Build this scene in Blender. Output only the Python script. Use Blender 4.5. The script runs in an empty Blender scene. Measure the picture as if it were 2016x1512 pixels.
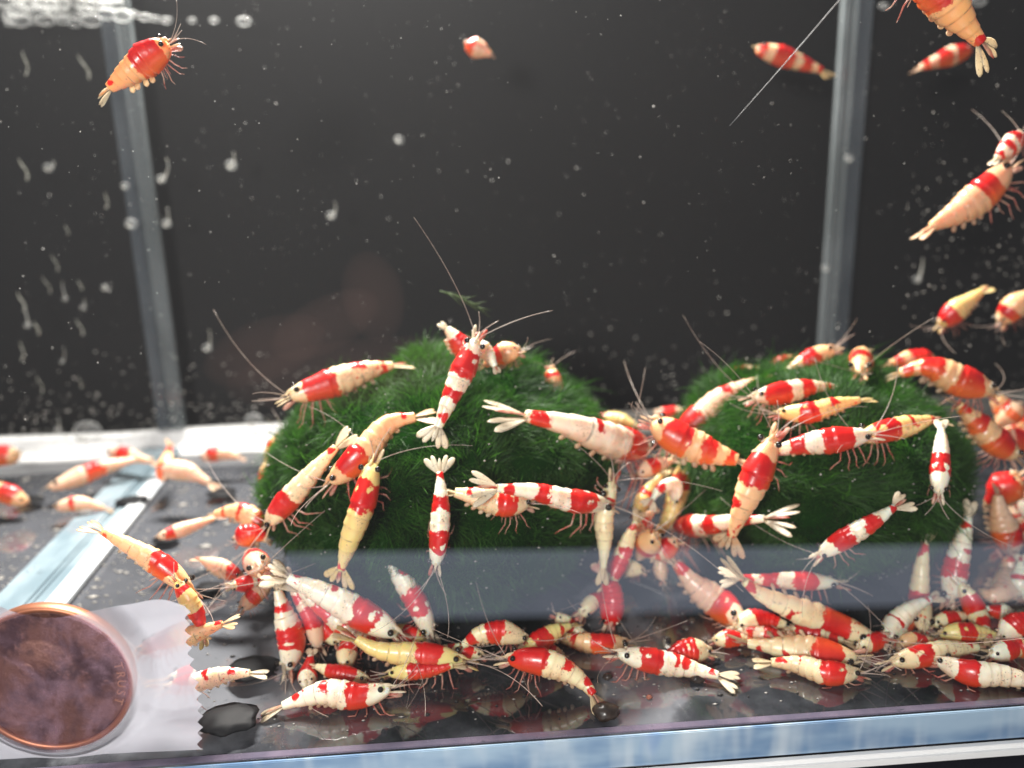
import bpy, bmesh, math, random
import numpy as np
from mathutils import Vector, Matrix, noise as mnoise

SC = bpy.context.scene
COL = SC.collection
# ------------------------------------------------------------------ camera (units are centimetres)
CAM = np.array([0.0, -8.8659, 6.7025])
PITCH, YAW, ROLL, FPX = .2614, .0669, .0269, 1655.7


def cam_axes():
    cp, sp = math.cos(PITCH), math.sin(PITCH)
    f = np.array([math.sin(YAW) * cp, math.cos(YAW) * cp, -sp])
    r = np.array([math.cos(YAW), -math.sin(YAW), 0.0])
    u = np.cross(r, f)
    c, s = math.cos(ROLL), math.sin(ROLL)
    return f, c * r - s * u, s * r + c * u


FWD, RT, UP = cam_axes()
cd = bpy.data.cameras.new("camera")
cam = bpy.data.objects.new("camera", cd)
COL.objects.link(cam)
cam.matrix_world = Matrix(((RT[0], UP[0], -FWD[0], CAM[0]), (RT[1], UP[1], -FWD[1], CAM[1]),
                           (RT[2], UP[2], -FWD[2], CAM[2]), (0, 0, 0, 1)))
cd.sensor_width = 36
cd.lens = FPX / 2016 * 36
cd.clip_start, cd.clip_end = .1, 300
cd.dof.use_dof = True
cd.dof.focus_distance = 10.1
cd.dof.aperture_fstop = .17
SC.camera = cam

# ------------------------------------------------------------------ world, lamps, exposure
W = bpy.data.worlds.new("World")
SC.world = W
W.use_nodes = True
W.node_tree.nodes['Background'].inputs['Color'].default_value = (.80, .88, 1, 1)
W.node_tree.nodes['Background'].inputs['Strength'].default_value = .16


def area_lamp(name, loc, target, sx, sy, power, color):
    l = bpy.data.lights.new(name, 'AREA')
    l.shape = 'RECTANGLE'
    l.size, l.size_y, l.energy, l.color = sx, sy, power, color
    o = bpy.data.objects.new(name, l)
    COL.objects.link(o)
    o.location = loc
    o.rotation_euler = (Vector(target) - Vector(loc)).to_track_quat('-Z', 'Y').to_euler()
    return o


area_lamp("tank_lamp", (-3.5, 13.5, 21.0), (0, 2.5, 1.0), 7.0, 2.5, 24000, (1.0, .965, .90))
area_lamp("front_fill_lamp", (-6.0, -17.0, 9.5), (1, 2.5, 1.5), 3.0, 3.0, 4700, (1.0, .97, .93))  # added fill from the viewer's side for the faces turned to the camera
SC.view_settings.view_transform = 'Standard'
SC.view_settings.look = 'None'
SC.view_settings.exposure = 0
SC.view_settings.gamma = 1
SC.cycles.max_bounces = 8
SC.cycles.transparent_max_bounces = 16
SC.cycles.volume_bounces = 0
SC.cycles.use_denoising = True

rng = np.random.default_rng(7)
random.seed(7)


# ------------------------------------------------------------------ pixel <-> place
def ray(px, py):
    return FWD + RT * ((px - 1008) / FPX) - UP * ((py - 756) / FPX)


def at(px, py, Y):
    d = ray(px, py)
    return CAM + d * ((Y - CAM[1]) / d[1])


def on_floor(px, py, Z=0.0):
    d = ray(px, py)
    return CAM + d * ((Z - CAM[2]) / d[2])


BALLS = {'L': (at(872, 985, 4.4), np.array([3.05, 2.95, 2.0])),
         'R': (at(1632, 985, 4.1), np.array([2.40, 2.5, 1.76]))}
BALLS['L'][0][2] = 1.68
BALLS['R'][0][2] = 1.60
BALLS['R'][0][0] -= 0.40


def on_ball(px, py, b, off):
    c, r = BALLS[b]
    r = r + off
    d = ray(px, py)
    o = (CAM - c) / r
    e = d / r
    A, B, C = e @ e, o @ e, o @ o - 1
    D = B * B - A * C
    if D < 0:
        D = 0
    t = (-B - math.sqrt(D)) / A
    return CAM + d * t


# ------------------------------------------------------------------ helpers
def mesh_obj(name, verts, faces, mat, parent=None, smooth=True, attrs=None, loc=None):
    me = bpy.data.meshes.new(name)
    verts = np.asarray(verts, dtype=float)
    me.from_pydata(verts.tolist(), [], faces if isinstance(faces, list) else faces.tolist())
    if attrs:
        for k, v in attrs.items():
            a = me.attributes.new(k, 'FLOAT', 'POINT')
            a.data.foreach_set('value', np.asarray(v, dtype=np.float32))
    if smooth:
        me.polygons.foreach_set('use_smooth', [True] * len(me.polygons))
    me.update()
    if mat:
        me.materials.append(mat)
    o = bpy.data.objects.new(name, me)
    COL.objects.link(o)
    if loc is not None:
        o.location = loc
    if parent:
        o.parent = parent
    return o


def empty(name, loc, label=None, cat=None, group=None):
    o = bpy.data.objects.new(name, None)
    o.empty_display_size = .2
    COL.objects.link(o)
    o.location = loc
    tag(o, label, cat, group)
    return o


def tag(o, label=None, cat=None, group=None, kind=None):
    if label:
        o['label'] = label
    if cat:
        o['category'] = cat
    if group:
        o['group'] = group
    if kind:
        o['kind'] = kind
    return o


def box_geo(x0, x1, y0, y1, z0, z1):
    v = [(x, y, z) for x in (x0, x1) for y in (y0, y1) for z in (z0, z1)]
    f = [(0, 1, 3, 2), (4, 6, 7, 5), (0, 4, 5, 1), (2, 3, 7, 6), (0, 2, 6, 4), (1, 5, 7, 3)]
    return v, f


def bevel_box(name, b, mat, parent=None, bev=.04, seg=2):
    bm = bmesh.new()
    v, f = box_geo(*b)
    vs = [bm.verts.new(p) for p in v]
    for q in f:
        bm.faces.new([vs[i] for i in q])
    bmesh.ops.recalc_face_normals(bm, faces=bm.faces)
    bmesh.ops.bevel(bm, geom=list(bm.edges), offset=bev, segments=seg, affect='EDGES')
    me = bpy.data.meshes.new(name)
    bm.to_mesh(me)
    bm.free()
    me.materials.append(mat)
    o = bpy.data.objects.new(name, me)
    COL.objects.link(o)
    if parent:
        o.parent = parent
    return o


def bar_between(name, a, b, w, h, up, mat, parent=None, bev=.05):
    """a square-section bar from a to b, w wide across, h along UP, resting with its base line on a-b"""
    a, b, up = np.array(a, float), np.array(b, float), np.array(up, float)
    t = (b - a) / np.linalg.norm(b - a)
    s = np.cross(t, up)
    s /= np.linalg.norm(s)
    u = np.cross(s, t)
    bm = bmesh.new()
    vs = []
    for p in (a, b):
        for ds, du in ((-w / 2, 0), (w / 2, 0), (w / 2, h), (-w / 2, h)):
            vs.append(bm.verts.new(p + s * ds + u * du))
    for q in ((0, 1, 2, 3), (7, 6, 5, 4), (0, 4, 5, 1), (1, 5, 6, 2), (2, 6, 7, 3), (3, 7, 4, 0)):
        bm.faces.new([vs[i] for i in q])
    bmesh.ops.recalc_face_normals(bm, faces=bm.faces)
    bmesh.ops.bevel(bm, geom=list(bm.edges), offset=bev, segments=2, affect='EDGES')
    me = bpy.data.meshes.new(name)
    bm.to_mesh(me)
    bm.free()
    me.materials.append(mat)
    o = bpy.data.objects.new(name, me)
    COL.objects.link(o)
    if parent:
        o.parent = parent
    return o


def tube_geo(pts, rads, n=5):
    """tapered tube along pts; returns verts, faces"""
    pts = np.asarray(pts, float)
    k = len(pts)
    rads = np.broadcast_to(np.asarray(rads, float), (k,))
    T = np.gradient(pts, axis=0)
    T /= np.linalg.norm(T, axis=1)[:, None] + 1e-12
    ref = np.array([0.31, 0.87, .38])
    A = np.cross(T, ref)
    A /= np.linalg.norm(A, axis=1)[:, None] + 1e-12
    B = np.cross(T, A)
    th = np.arange(n) * 2 * np.pi / n
    V = pts[:, None, :] + rads[:, None, None] * (np.cos(th)[None, :, None] * A[:, None, :] + np.sin(th)[None, :, None] * B[:, None, :])
    V = V.reshape(-1, 3)
    F = []
    for i in range(k - 1):
        for j in range(n):
            F.append((i * n + j, i * n + (j + 1) % n, (i + 1) * n + (j + 1) % n, (i + 1) * n + j))
    F.append(tuple(range(n - 1, -1, -1)))
    F.append(tuple(range((k - 1) * n, k * n)))
    return V, F


def catmull(P, n):
    P = np.asarray(P, float)
    P = np.vstack([2 * P[0] - P[1], P, 2 * P[-1] - P[-2]])
    out = []
    m = len(P) - 3
    for i in range(m):
        p0, p1, p2, p3 = P[i:i + 4]
        t = np.linspace(0, 1, 24, endpoint=False)[:, None]
        out.append(.5 * (2 * p1 + (p2 - p0) * t + (2 * p0 - 5 * p1 + 4 * p2 - p3) * t ** 2 + (3 * p1 - p0 - 3 * p2 + p3) * t ** 3))
    C = np.vstack(out + [P[-2][None]])
    L = np.concatenate([[0], np.cumsum(np.linalg.norm(np.diff(C, axis=0), axis=1))])
    s = np.linspace(0, L[-1], n)
    return np.stack([np.interp(s, L, C[:, k]) for k in range(3)], 1), L[-1]


def sphere_geo(r, nu=10, nv=8, sc=(1, 1, 1), c=(0, 0, 0)):
    V = [(0, 0, 1)]
    for i in range(1, nv):
        a = math.pi * i / nv
        for j in range(nu):
            b = 2 * math.pi * j / nu
            V.append((math.sin(a) * math.cos(b), math.sin(a) * math.sin(b), math.cos(a)))
    V.append((0, 0, -1))
    F = [(0, 1 + j, 1 + (j + 1) % nu) for j in range(nu)]
    for i in range(nv - 2):
        for j in range(nu):
            F.append((1 + i * nu + j, 1 + (i + 1) * nu + j, 1 + (i + 1) * nu + (j + 1) % nu, 1 + i * nu + (j + 1) % nu))
    e = len(V) - 1
    F += [(e, 1 + (nv - 2) * nu + (j + 1) % nu, 1 + (nv - 2) * nu + j) for j in range(nu)]
    return np.array(V) * r * np.array(sc) + np.array(c), F


# ------------------------------------------------------------------ materials
class NT:
    def __init__(self, name):
        self.m = bpy.data.materials.new(name)
        self.m.use_nodes = True
        self.t = self.m.node_tree
        self.t.nodes.clear()
        self.out = self.n('ShaderNodeOutputMaterial')

    def n(self, typ, **kw):
        nd = self.t.nodes.new(typ)
        for k, v in kw.items():
            if k.startswith('i_'):
                nd.inputs[k[2:].replace('_', ' ')].default_value = v
            else:
                setattr(nd, k, v)
        return nd

    def l(self, a, b):
        self.t.links.new(a, b)

    def val(self, sock, v):
        if hasattr(v, 'is_output') or isinstance(v, bpy.types.NodeSocket):
            self.l(v, sock)
        else:
            sock.default_value = v

    def math(self, op, a, b=0.0, c=None, clamp=False):
        nd = self.n('ShaderNodeMath', operation=op, use_clamp=clamp)
        self.val(nd.inputs[0], a)
        self.val(nd.inputs[1], b)
        if c is not None:
            self.val(nd.inputs[2], c)
        return nd.outputs[0]

    def smooth(self, v, a, b):
        nd = self.n('ShaderNodeMapRange', interpolation_type='SMOOTHSTEP')
        self.val(nd.inputs['Value'], v)
        nd.inputs['From Min'].default_value, nd.inputs['From Max'].default_value = a, b
        return nd.outputs[0]

    def noise(self, scale, detail=3, vec=None, rough=.55, dist=0):
        nd = self.n('ShaderNodeTexNoise')
        nd.inputs['Scale'].default_value = scale
        nd.inputs['Detail'].default_value = detail
        nd.inputs['Roughness'].default_value = rough
        nd.inputs['Distortion'].default_value = dist
        if vec is not None:
            self.l(vec, nd.inputs['Vector'])
        return nd.outputs['Fac']

    def mix(self, f, a, b):
        nd = self.n('ShaderNodeMix', data_type='RGBA')
        self.val(nd.inputs[0], f)
        self.val(nd.inputs[6], a)
        self.val(nd.inputs[7], b)
        return nd.outputs[2]

    def obj(self, scale=None, rot=None):
        tc = self.n('ShaderNodeTexCoord').outputs['Object']
        if scale is None:
            return tc
        mp = self.n('ShaderNodeMapping')
        mp.inputs['Scale'].default_value = scale
        if rot:
            mp.inputs['Rotation'].default_value = rot
        self.l(tc, mp.inputs['Vector'])
        return mp.outputs[0]

    def attr(self, name):
        return self.n('ShaderNodeAttribute', attribute_name=name).outputs['Fac']

    def bsdf(self, color, rough=.5, **kw):
        b = self.n('ShaderNodeBsdfPrincipled')
        self.val(b.inputs['Base Color'], color)
        self.val(b.inputs['Roughness'], rough)
        for k, v in kw.items():
            self.val(b.inputs[k.replace('_', ' ')], v)
        return b

    def bump(self, h, strength=.3, dist=.02):
        b = self.n('ShaderNodeBump')
        b.inputs['Strength'].default_value = strength
        b.inputs['Distance'].default_value = dist
        self.l(h, b.inputs['Height'])
        return b.outputs[0]

    def done(self, sh):
        self.l(sh.outputs[0] if hasattr(sh, 'outputs') else sh, self.out.inputs['Surface'])
        return self.m


def c4(r, g, b):
    return (r, g, b, 1.0)


def mat_shell():
    t = NT('shrimp_shell')
    oi = t.n('ShaderNodeObjectInfo')
    vec = t.obj()
    n1 = t.noise(7, 4, vec, .6)
    n3 = t.noise(26, 3, vec, .6)
    redf = t.math('ADD', t.attr('redf'), t.math('MULTIPLY', t.math('SUBTRACT', n1, .5), .15))
    redf = t.math('ADD', redf, t.math('MULTIPLY', t.math('SUBTRACT', n3, .5), .035))
    red = t.smooth(redf, -.007, .007)
    fleck = t.math('MULTIPLY', t.smooth(t.noise(6.5, 3, vec, .55), .685, .70), .9)
    red = t.math('MAXIMUM', red, fleck)
    # chips of white inside the red, as on the real shells
    red = t.math('MULTIPLY', red, t.math('SUBTRACT', 1.0, t.smooth(t.noise(9.5, 2, vec, .5), .715, .73)))
    vent = t.attr('vent')
    mott = t.noise(3.5, 4, vec)
    white = t.mix(t.math('MULTIPLY', t.smooth(mott, .42, .72), .5), oi.outputs['Color'], c4(.66, .43, .24))
    white = t.mix(t.math('MULTIPLY', t.smooth(vent, .30, .90), .62), white, c4(.66, .34, .15))
    spk = t.noise(42, 2, vec, .5)
    spm = t.noise(4.0, 2, vec)
    sp = t.math('MULTIPLY', t.smooth(spk, .57, .66), t.smooth(spm, .50, .63))
    seg = t.attr('seg')
    line = t.math('MULTIPLY', t.smooth(seg, .10, .0), t.smooth(t.noise(9, 2, vec), .40, .62))
    dark = t.math('MAXIMUM', t.math('MULTIPLY', sp, .7), t.math('MULTIPLY', line, .75))
    white = t.mix(dark, white, c4(.16, .11, .08))
    deep = t.mix(t.smooth(t.noise(5, 3, vec), .35, .7), c4(.50, .006, .008), c4(.62, .016, .010))
    orange = t.math('MULTIPLY', t.smooth(vent, .12, .8), oi.outputs['Alpha'])
    redc = t.mix(orange, deep, c4(.72, .14, .025))
    colr = t.mix(red, white, redc)
    b = t.bsdf(colr, .33)
    b.inputs['Subsurface Weight'].default_value = .7
    b.inputs['Subsurface Radius'].default_value = (.24, .11, .06)
    b.inputs['Subsurface Scale'].default_value = 1.2
    b.inputs['Coat Weight'].default_value = .15
    b.inputs['Coat Roughness'].default_value = .15
    t.l(t.bump(t.noise(30, 3, vec), .25, .012), b.inputs['Normal'])
    return t.done(b)


def mat_fin():
    t = NT('shrimp_fin')
    oi = t.n('ShaderNodeObjectInfo')
    vec = t.obj()
    c = t.mix(t.smooth(t.noise(6, 3, vec), .3, .75), oi.outputs['Color'], c4(.80, .66, .46))
    c = t.mix(t.math('MULTIPLY', t.smooth(t.noise(30, 2, vec), .60, .70), .6), c, c4(.2, .13, .1))
    b = t.bsdf(c, .35)
    tr = t.n('ShaderNodeBsdfTranslucent')
    t.l(c, tr.inputs[0])
    m = t.n('ShaderNodeMixShader')
    m.inputs[0].default_value = .45
    t.l(b.outputs[0], m.inputs[1])
    t.l(tr.outputs[0], m.inputs[2])
    return t.done(m)


def mat_limb(name, c1, c2, alpha, rough=.3):
    t = NT(name)
    c = t.mix(t.smooth(t.noise(6, 2, t.obj()), .35, .65), c1, c2)
    b = t.bsdf(c, rough)
    b.inputs['Alpha'].default_value = alpha
    return t.done(b)


def simple(name, col, rough=.4, **kw):
    t = NT(name)
    return t.done(t.bsdf(col, rough, **kw))


M_SHELL = mat_shell()
M_FIN = mat_fin()
M_LEG = mat_limb('shrimp_leg', c4(.55, .12, .09), c4(.62, .38, .28), .5)
M_FEELER = mat_limb('shrimp_feeler', c4(.50, .36, .30), c4(.62, .52, .44), .5)
M_EYE = simple('shrimp_eye', c4(.012, .008, .006), .12)
M_STALK = simple('eye_stalk', c4(.8, .68, .5), .35)


def mat_moss():
    t = NT('moss_fibre')
    c = t.mix(t.attr('rnd'), c4(.003, .024, .002), c4(.058, .205, .012))
    c = t.mix(t.smooth(t.noise(.9, 2, t.obj()), .45, .7), c, c4(.03, .105, .008))
    b = t.bsdf(c, .6)
    tr = t.n('ShaderNodeBsdfTranslucent')
    t.l(c, tr.inputs[0])
    m = t.n('ShaderNodeMixShader')
    m.inputs[0].default_value = .5
    t.l(b.outputs[0], m.inputs[1])
    t.l(tr.outputs[0], m.inputs[2])
    return t.done(m)


M_MOSS = mat_moss()
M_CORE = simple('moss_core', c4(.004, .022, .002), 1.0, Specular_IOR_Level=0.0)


def mat_floor():
    t = NT('clear_floor_over_grey')
    vec = t.obj()
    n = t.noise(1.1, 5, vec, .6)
    c = t.mix(t.smooth(n, .35, .7), c4(.016, .017, .020), c4(.050, .052, .060))  # shadow around the moss balls put into the dark base tone
    # lit floor painted paler in patches: ball gap, left front, far left
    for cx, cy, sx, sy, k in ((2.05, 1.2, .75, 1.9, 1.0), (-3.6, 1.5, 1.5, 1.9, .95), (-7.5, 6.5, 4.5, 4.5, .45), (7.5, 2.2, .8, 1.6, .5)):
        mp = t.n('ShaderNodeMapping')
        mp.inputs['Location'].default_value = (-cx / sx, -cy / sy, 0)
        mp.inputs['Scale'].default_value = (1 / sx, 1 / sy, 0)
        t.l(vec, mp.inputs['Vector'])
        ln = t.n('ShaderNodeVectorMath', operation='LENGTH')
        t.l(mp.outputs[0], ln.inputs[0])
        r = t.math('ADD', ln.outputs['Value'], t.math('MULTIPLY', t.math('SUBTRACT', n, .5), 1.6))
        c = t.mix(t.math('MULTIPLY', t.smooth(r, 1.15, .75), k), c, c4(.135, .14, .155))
    c = t.mix(t.math('MULTIPLY', t.smooth(t.noise(4, 4, vec, .7), .62, .72), .6), c, c4(.02, .02, .024))
    b = t.bsdf(c, .045)
    b.inputs['IOR'].default_value = 1.9
    t.l(t.bump(t.noise(1.6, 2, vec), .05, .03), b.inputs['Normal'])
    return t.done(b)


def mat_backdrop():
    t = NT('black_backdrop')
    vec = t.obj()
    c = t.mix(t.noise(.25, 4, vec), c4(.003, .003, .0035), c4(.009, .0085, .009))
    c = t.mix(t.math('MULTIPLY', t.smooth(t.noise(3.2, 4, vec, .7), .60, .75), .35), c, c4(.03, .028, .026))
    return t.done(t.bsdf(c, .8))


def mat_bar(name, c1, c2, tr_f, rough=.12):
    t = NT(name)
    vec = t.obj((1, .35, .35))
    c = t.mix(t.smooth(t.noise(1.6, 3, vec), .35, .65), c1, c2)
    c = t.mix(t.math('MULTIPLY', t.smooth(t.noise(9, 3, t.obj()), .66, .74), .7), c, c4(.05, .06, .07))
    b = t.bsdf(c, rough)
    tp = t.n('ShaderNodeBsdfTransparent')
    m = t.n('ShaderNodeMixShader')
    m.inputs[0].default_value = tr_f
    t.l(b.outputs[0], m.inputs[1])
    t.l(tp.outputs[0], m.inputs[2])
    return t.done(m)


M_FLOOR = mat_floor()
M_BACK = mat_backdrop()
M_SEAM = mat_bar('acrylic_seam', c4(.20, .225, .23), c4(.28, .31, .32), .50)
M_SEAM2 = mat_bar('acrylic_seam_dark', c4(.13, .15, .17), c4(.19, .215, .235), .55)
M_SEAMP = mat_bar('acrylic_seam_pale', c4(.20, .27, .31), c4(.34, .42, .46), .25)
M_SEAMW = mat_bar('acrylic_seam_white', c4(.52, .55, .58), c4(.68, .69, .70), .0)
M_WHITE = simple('white_plastic', c4(.88, .88, .87), .35)  # on the glare ledge it stands for glare


def mat_edge():
    t = NT('polished_acrylic_edge')
    geo = t.obj((1, 1, .25), (0, .35, 0))
    v1 = t.noise(1.1, 3, t.obj((.5, 1, 1.6)))
    v2 = t.noise(2.6, 2, geo)
    c = t.mix(t.smooth(v1, .35, .65), c4(.15, .25, .40), c4(.33, .45, .57))
    c = t.mix(t.math('MULTIPLY', t.smooth(v2, .42, .78), .6), c, c4(.66, .72, .74))  # pale streaks painted in for light refracted through the edge
    c = t.mix(t.math('MULTIPLY', t.smooth(t.noise(3.2, 1, geo), .66, .78), .4), c, c4(.10, .22, .50))
    b = t.bsdf(c, .1)
    b.inputs['Coat Weight'].default_value = .5
    return t.done(b)


M_EDGE = mat_edge()


def mat_table():
    t = NT('black_cloth')
    n = t.noise(60, 2, t.obj())
    c = t.mix(n, c4(.004, .004, .010), c4(.022, .022, .034))
    b = t.bsdf(c, .8)
    t.l(t.bump(n, .5, .02), b.inputs['Normal'])
    return t.done(b)


M_TABLE = mat_table()


def vol_mat(name, col, dens, aniso=0.0):
    m = bpy.data.materials.new(name)
    m.use_nodes = True
    t = m.node_tree
    t.nodes.clear()
    o = t.nodes.new('ShaderNodeOutputMaterial')
    v = t.nodes.new('ShaderNodeVolumePrincipled')
    v.inputs['Color'].default_value = (*col, 1)
    v.inputs['Density'].default_value = dens
    v.inputs['Anisotropy'].default_value = aniso
    t.links.new(v.outputs[0], o.inputs['Volume'])
    return m


# ------------------------------------------------------------------ the setting
BACKY = 11.35
XL, XR = -7.08, 9.58
o = mesh_obj('backdrop', *box_geo(-40, 40, BACKY + 1.2, BACKY + 1.6, -1.0, 13.5), M_BACK, smooth=False)
tag(o, kind='structure')
o = mesh_obj('table', *box_geo(-60, 60, -40, 30, -1.2, -.78), M_TABLE, smooth=False)
tag(o, kind='structure')

tank = empty('aquarium', (0, -.3, 0), 'clear acrylic aquarium with blue polished front edge and pale corner seams', 'aquarium')
tank_off = np.array([0, -.3, 0])


def in_tank(o):
    o.parent = tank
    o.location = Vector(o.location) - Vector(tank_off)
    return o


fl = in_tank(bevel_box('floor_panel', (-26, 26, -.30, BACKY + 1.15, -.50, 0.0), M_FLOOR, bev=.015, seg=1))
# front edge of the base slab: polished strip, proud of the slab, then a white bottom rail
in_tank(bevel_box('polished_edge', (-26, 26, -.345, -.303, -.445, -.004), M_EDGE, bev=.012, seg=2))
in_tank(bevel_box('bottom_rail', (-26, 26, -.46, -.303, -.64, -.46), M_WHITE, bev=.05, seg=3))
in_tank(bevel_box('inner_joint', (-26, 26, -.302, -.19, .004, .028), mat_bar('joint_film', c4(.10, .09, .13), c4(.17, .14, .19), .3), bev=.008, seg=1))
# back ledge: cove strip, glare put in as white at left, grey at right
prof = [(10.75, .004), (10.95, .03), (11.1, .10), (11.2, .18), (11.27, .28), (11.30, .38), (11.31, .46), (11.6, .46), (11.6, .004)]


def extrude_x(name, prof, x0, x1, mat):
    v, f = [], []
    xs = np.linspace(x0, x1, 24)
    for x in xs:
        for y, z in prof:
            v.append((x, y + .012 * math.sin(x * 1.7), z * (1 + .05 * math.sin(x * .9))))
    n = len(prof)
    for i in range(len(xs) - 1):
        for j in range(n):
            a, b = i * n + j, i * n + (j + 1) % n
            f.append((a, b, b + n, a + n))
    f.append(tuple(range(n - 1, -1, -1)))
    f.append(tuple(range((len(xs) - 1) * n, len(xs) * n)))
    return mesh_obj(name, v, f, mat)


in_tank(extrude_x('glare_ledge', prof, -20, -.8, M_WHITE))
in_tank(extrude_x('glare_ledge', [(y, z * .8) for y, z in prof], -.79, 22, simple('dim_ledge', c4(.20, .19, .17), .5)))
# corner seams (verticals) and the floor seam of the left end panel
zt = 14
in_tank(bar_between('corner_seam', (XL - .12, BACKY - .1, .45), (XL - .12, BACKY - .1, zt), .30, .3, (0, 1, 0), M_SEAM2))
in_tank(bar_between('corner_seam', (XL + .20, BACKY - .1, .45), (XL + .20, BACKY - .1, zt), .30, .3, (0, 1, 0), M_SEAM))
in_tank(bar_between('corner_seam', (XR - .22, BACKY - .1, .2), (XR - .22, BACKY - .1, zt), .34, .3, (0, 1, 0), M_SEAM))
in_tank(bar_between('corner_seam', (XR + .13, BACKY - .1, .2), (XR + .13, BACKY - .1, zt), .34, .3, (0, 1, 0), M_SEAM2))
a0, a1 = (XL - .30, BACKY - .2, .003), (XL - .05, .1, .003)
in_tank(bar_between('floor_seam', a0, a1, .66, .16, (0, 0, 1), M_SEAMP))
in_tank(bar_between('floor_seam', (XL + .17, BACKY - .2, .003), (XL + .42, .1, .003), .27, .12, (0, 0, 1), M_SEAMP))
in_tank(bar_between('floor_seam', (XL + .42, 9.2, .003), (XL + .71, .1, .003), .34, .17, (0, 0, 1), M_SEAMW))

# water and front pane: clear closed volumes with no surface of their own
o = mesh_obj('water', *box_geo(-25, 25, .005, BACKY + 1.0, -.004, 13.5), vol_mat('water_volume', (.92, .93, .96), .0017, .78), smooth=False)
tag(o, kind='structure')
pane_m = vol_mat('pane_volume', (.9, .92, 1), .03)
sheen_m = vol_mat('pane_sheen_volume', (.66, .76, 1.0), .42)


def pane_piece(name, pix, mat):
    pts = [at(px, py, -.30) for px, py in pix]
    n = len(pts)
    v = [(p[0], -.06, p[2]) for p in pts] + [(p[0], -.30, p[2]) for p in pts]
    f = [tuple(range(n)), tuple(range(2 * n - 1, n - 1, -1))]
    f += [(i, i + n, (i + 1) % n + n, (i + 1) % n) for i in range(n)]
    bm = bmesh.new()
    vs = [bm.verts.new(p) for p in v]
    for q in f:
        bm.faces.new([vs[i] for i in q])
    bmesh.ops.recalc_face_normals(bm, faces=bm.faces)
    me = bpy.data.meshes.new(name)
    bm.to_mesh(me)
    bm.free()
    me.materials.append(mat)
    o = bpy.data.objects.new(name, me)
    COL.objects.link(o)
    return in_tank(o)


pane_piece('front_pane', [(-200, -200), (2200, -200), (2200, 1076), (558, 1098), (-200, 1108)], pane_m)
pane_piece('front_pane', [(558, 1099.5), (2200, 1077.5), (2200, 1189), (562, 1238)], sheen_m)  # band: reflection of the table sheet put in as a bluish volume
pane_piece('front_pane', [(-200, 1109.5), (556.5, 1099.5), (560.5, 1240), (2200, 1190.5), (2200, 1345), (-200, 1505)], pane_m)
# faint reflection of a hand, put in as thin brownish lens-shaped volumes
hand_reflection_m = vol_mat('hand_reflection_volume', (.62, .36, .31), .33)
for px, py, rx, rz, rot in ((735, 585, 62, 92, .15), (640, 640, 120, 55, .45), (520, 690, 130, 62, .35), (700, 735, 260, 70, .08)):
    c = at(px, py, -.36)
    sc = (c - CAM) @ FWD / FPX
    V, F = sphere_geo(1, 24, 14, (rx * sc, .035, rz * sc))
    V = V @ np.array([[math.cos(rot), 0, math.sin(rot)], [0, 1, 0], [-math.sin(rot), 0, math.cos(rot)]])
    in_tank(mesh_obj('hand_reflection', V, F, hand_reflection_m, loc=c))
# pale sheet lying on the table in front of the tank
o = mesh_obj('paper_sheet', *box_geo(-4.5, 13, -7.2, -3.6, -.776, -.768), simple('paper', c4(.78, .8, .82), .7), smooth=False)
tag(o, 'pale paper sheet lying on the black table before the tank', 'paper')


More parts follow.
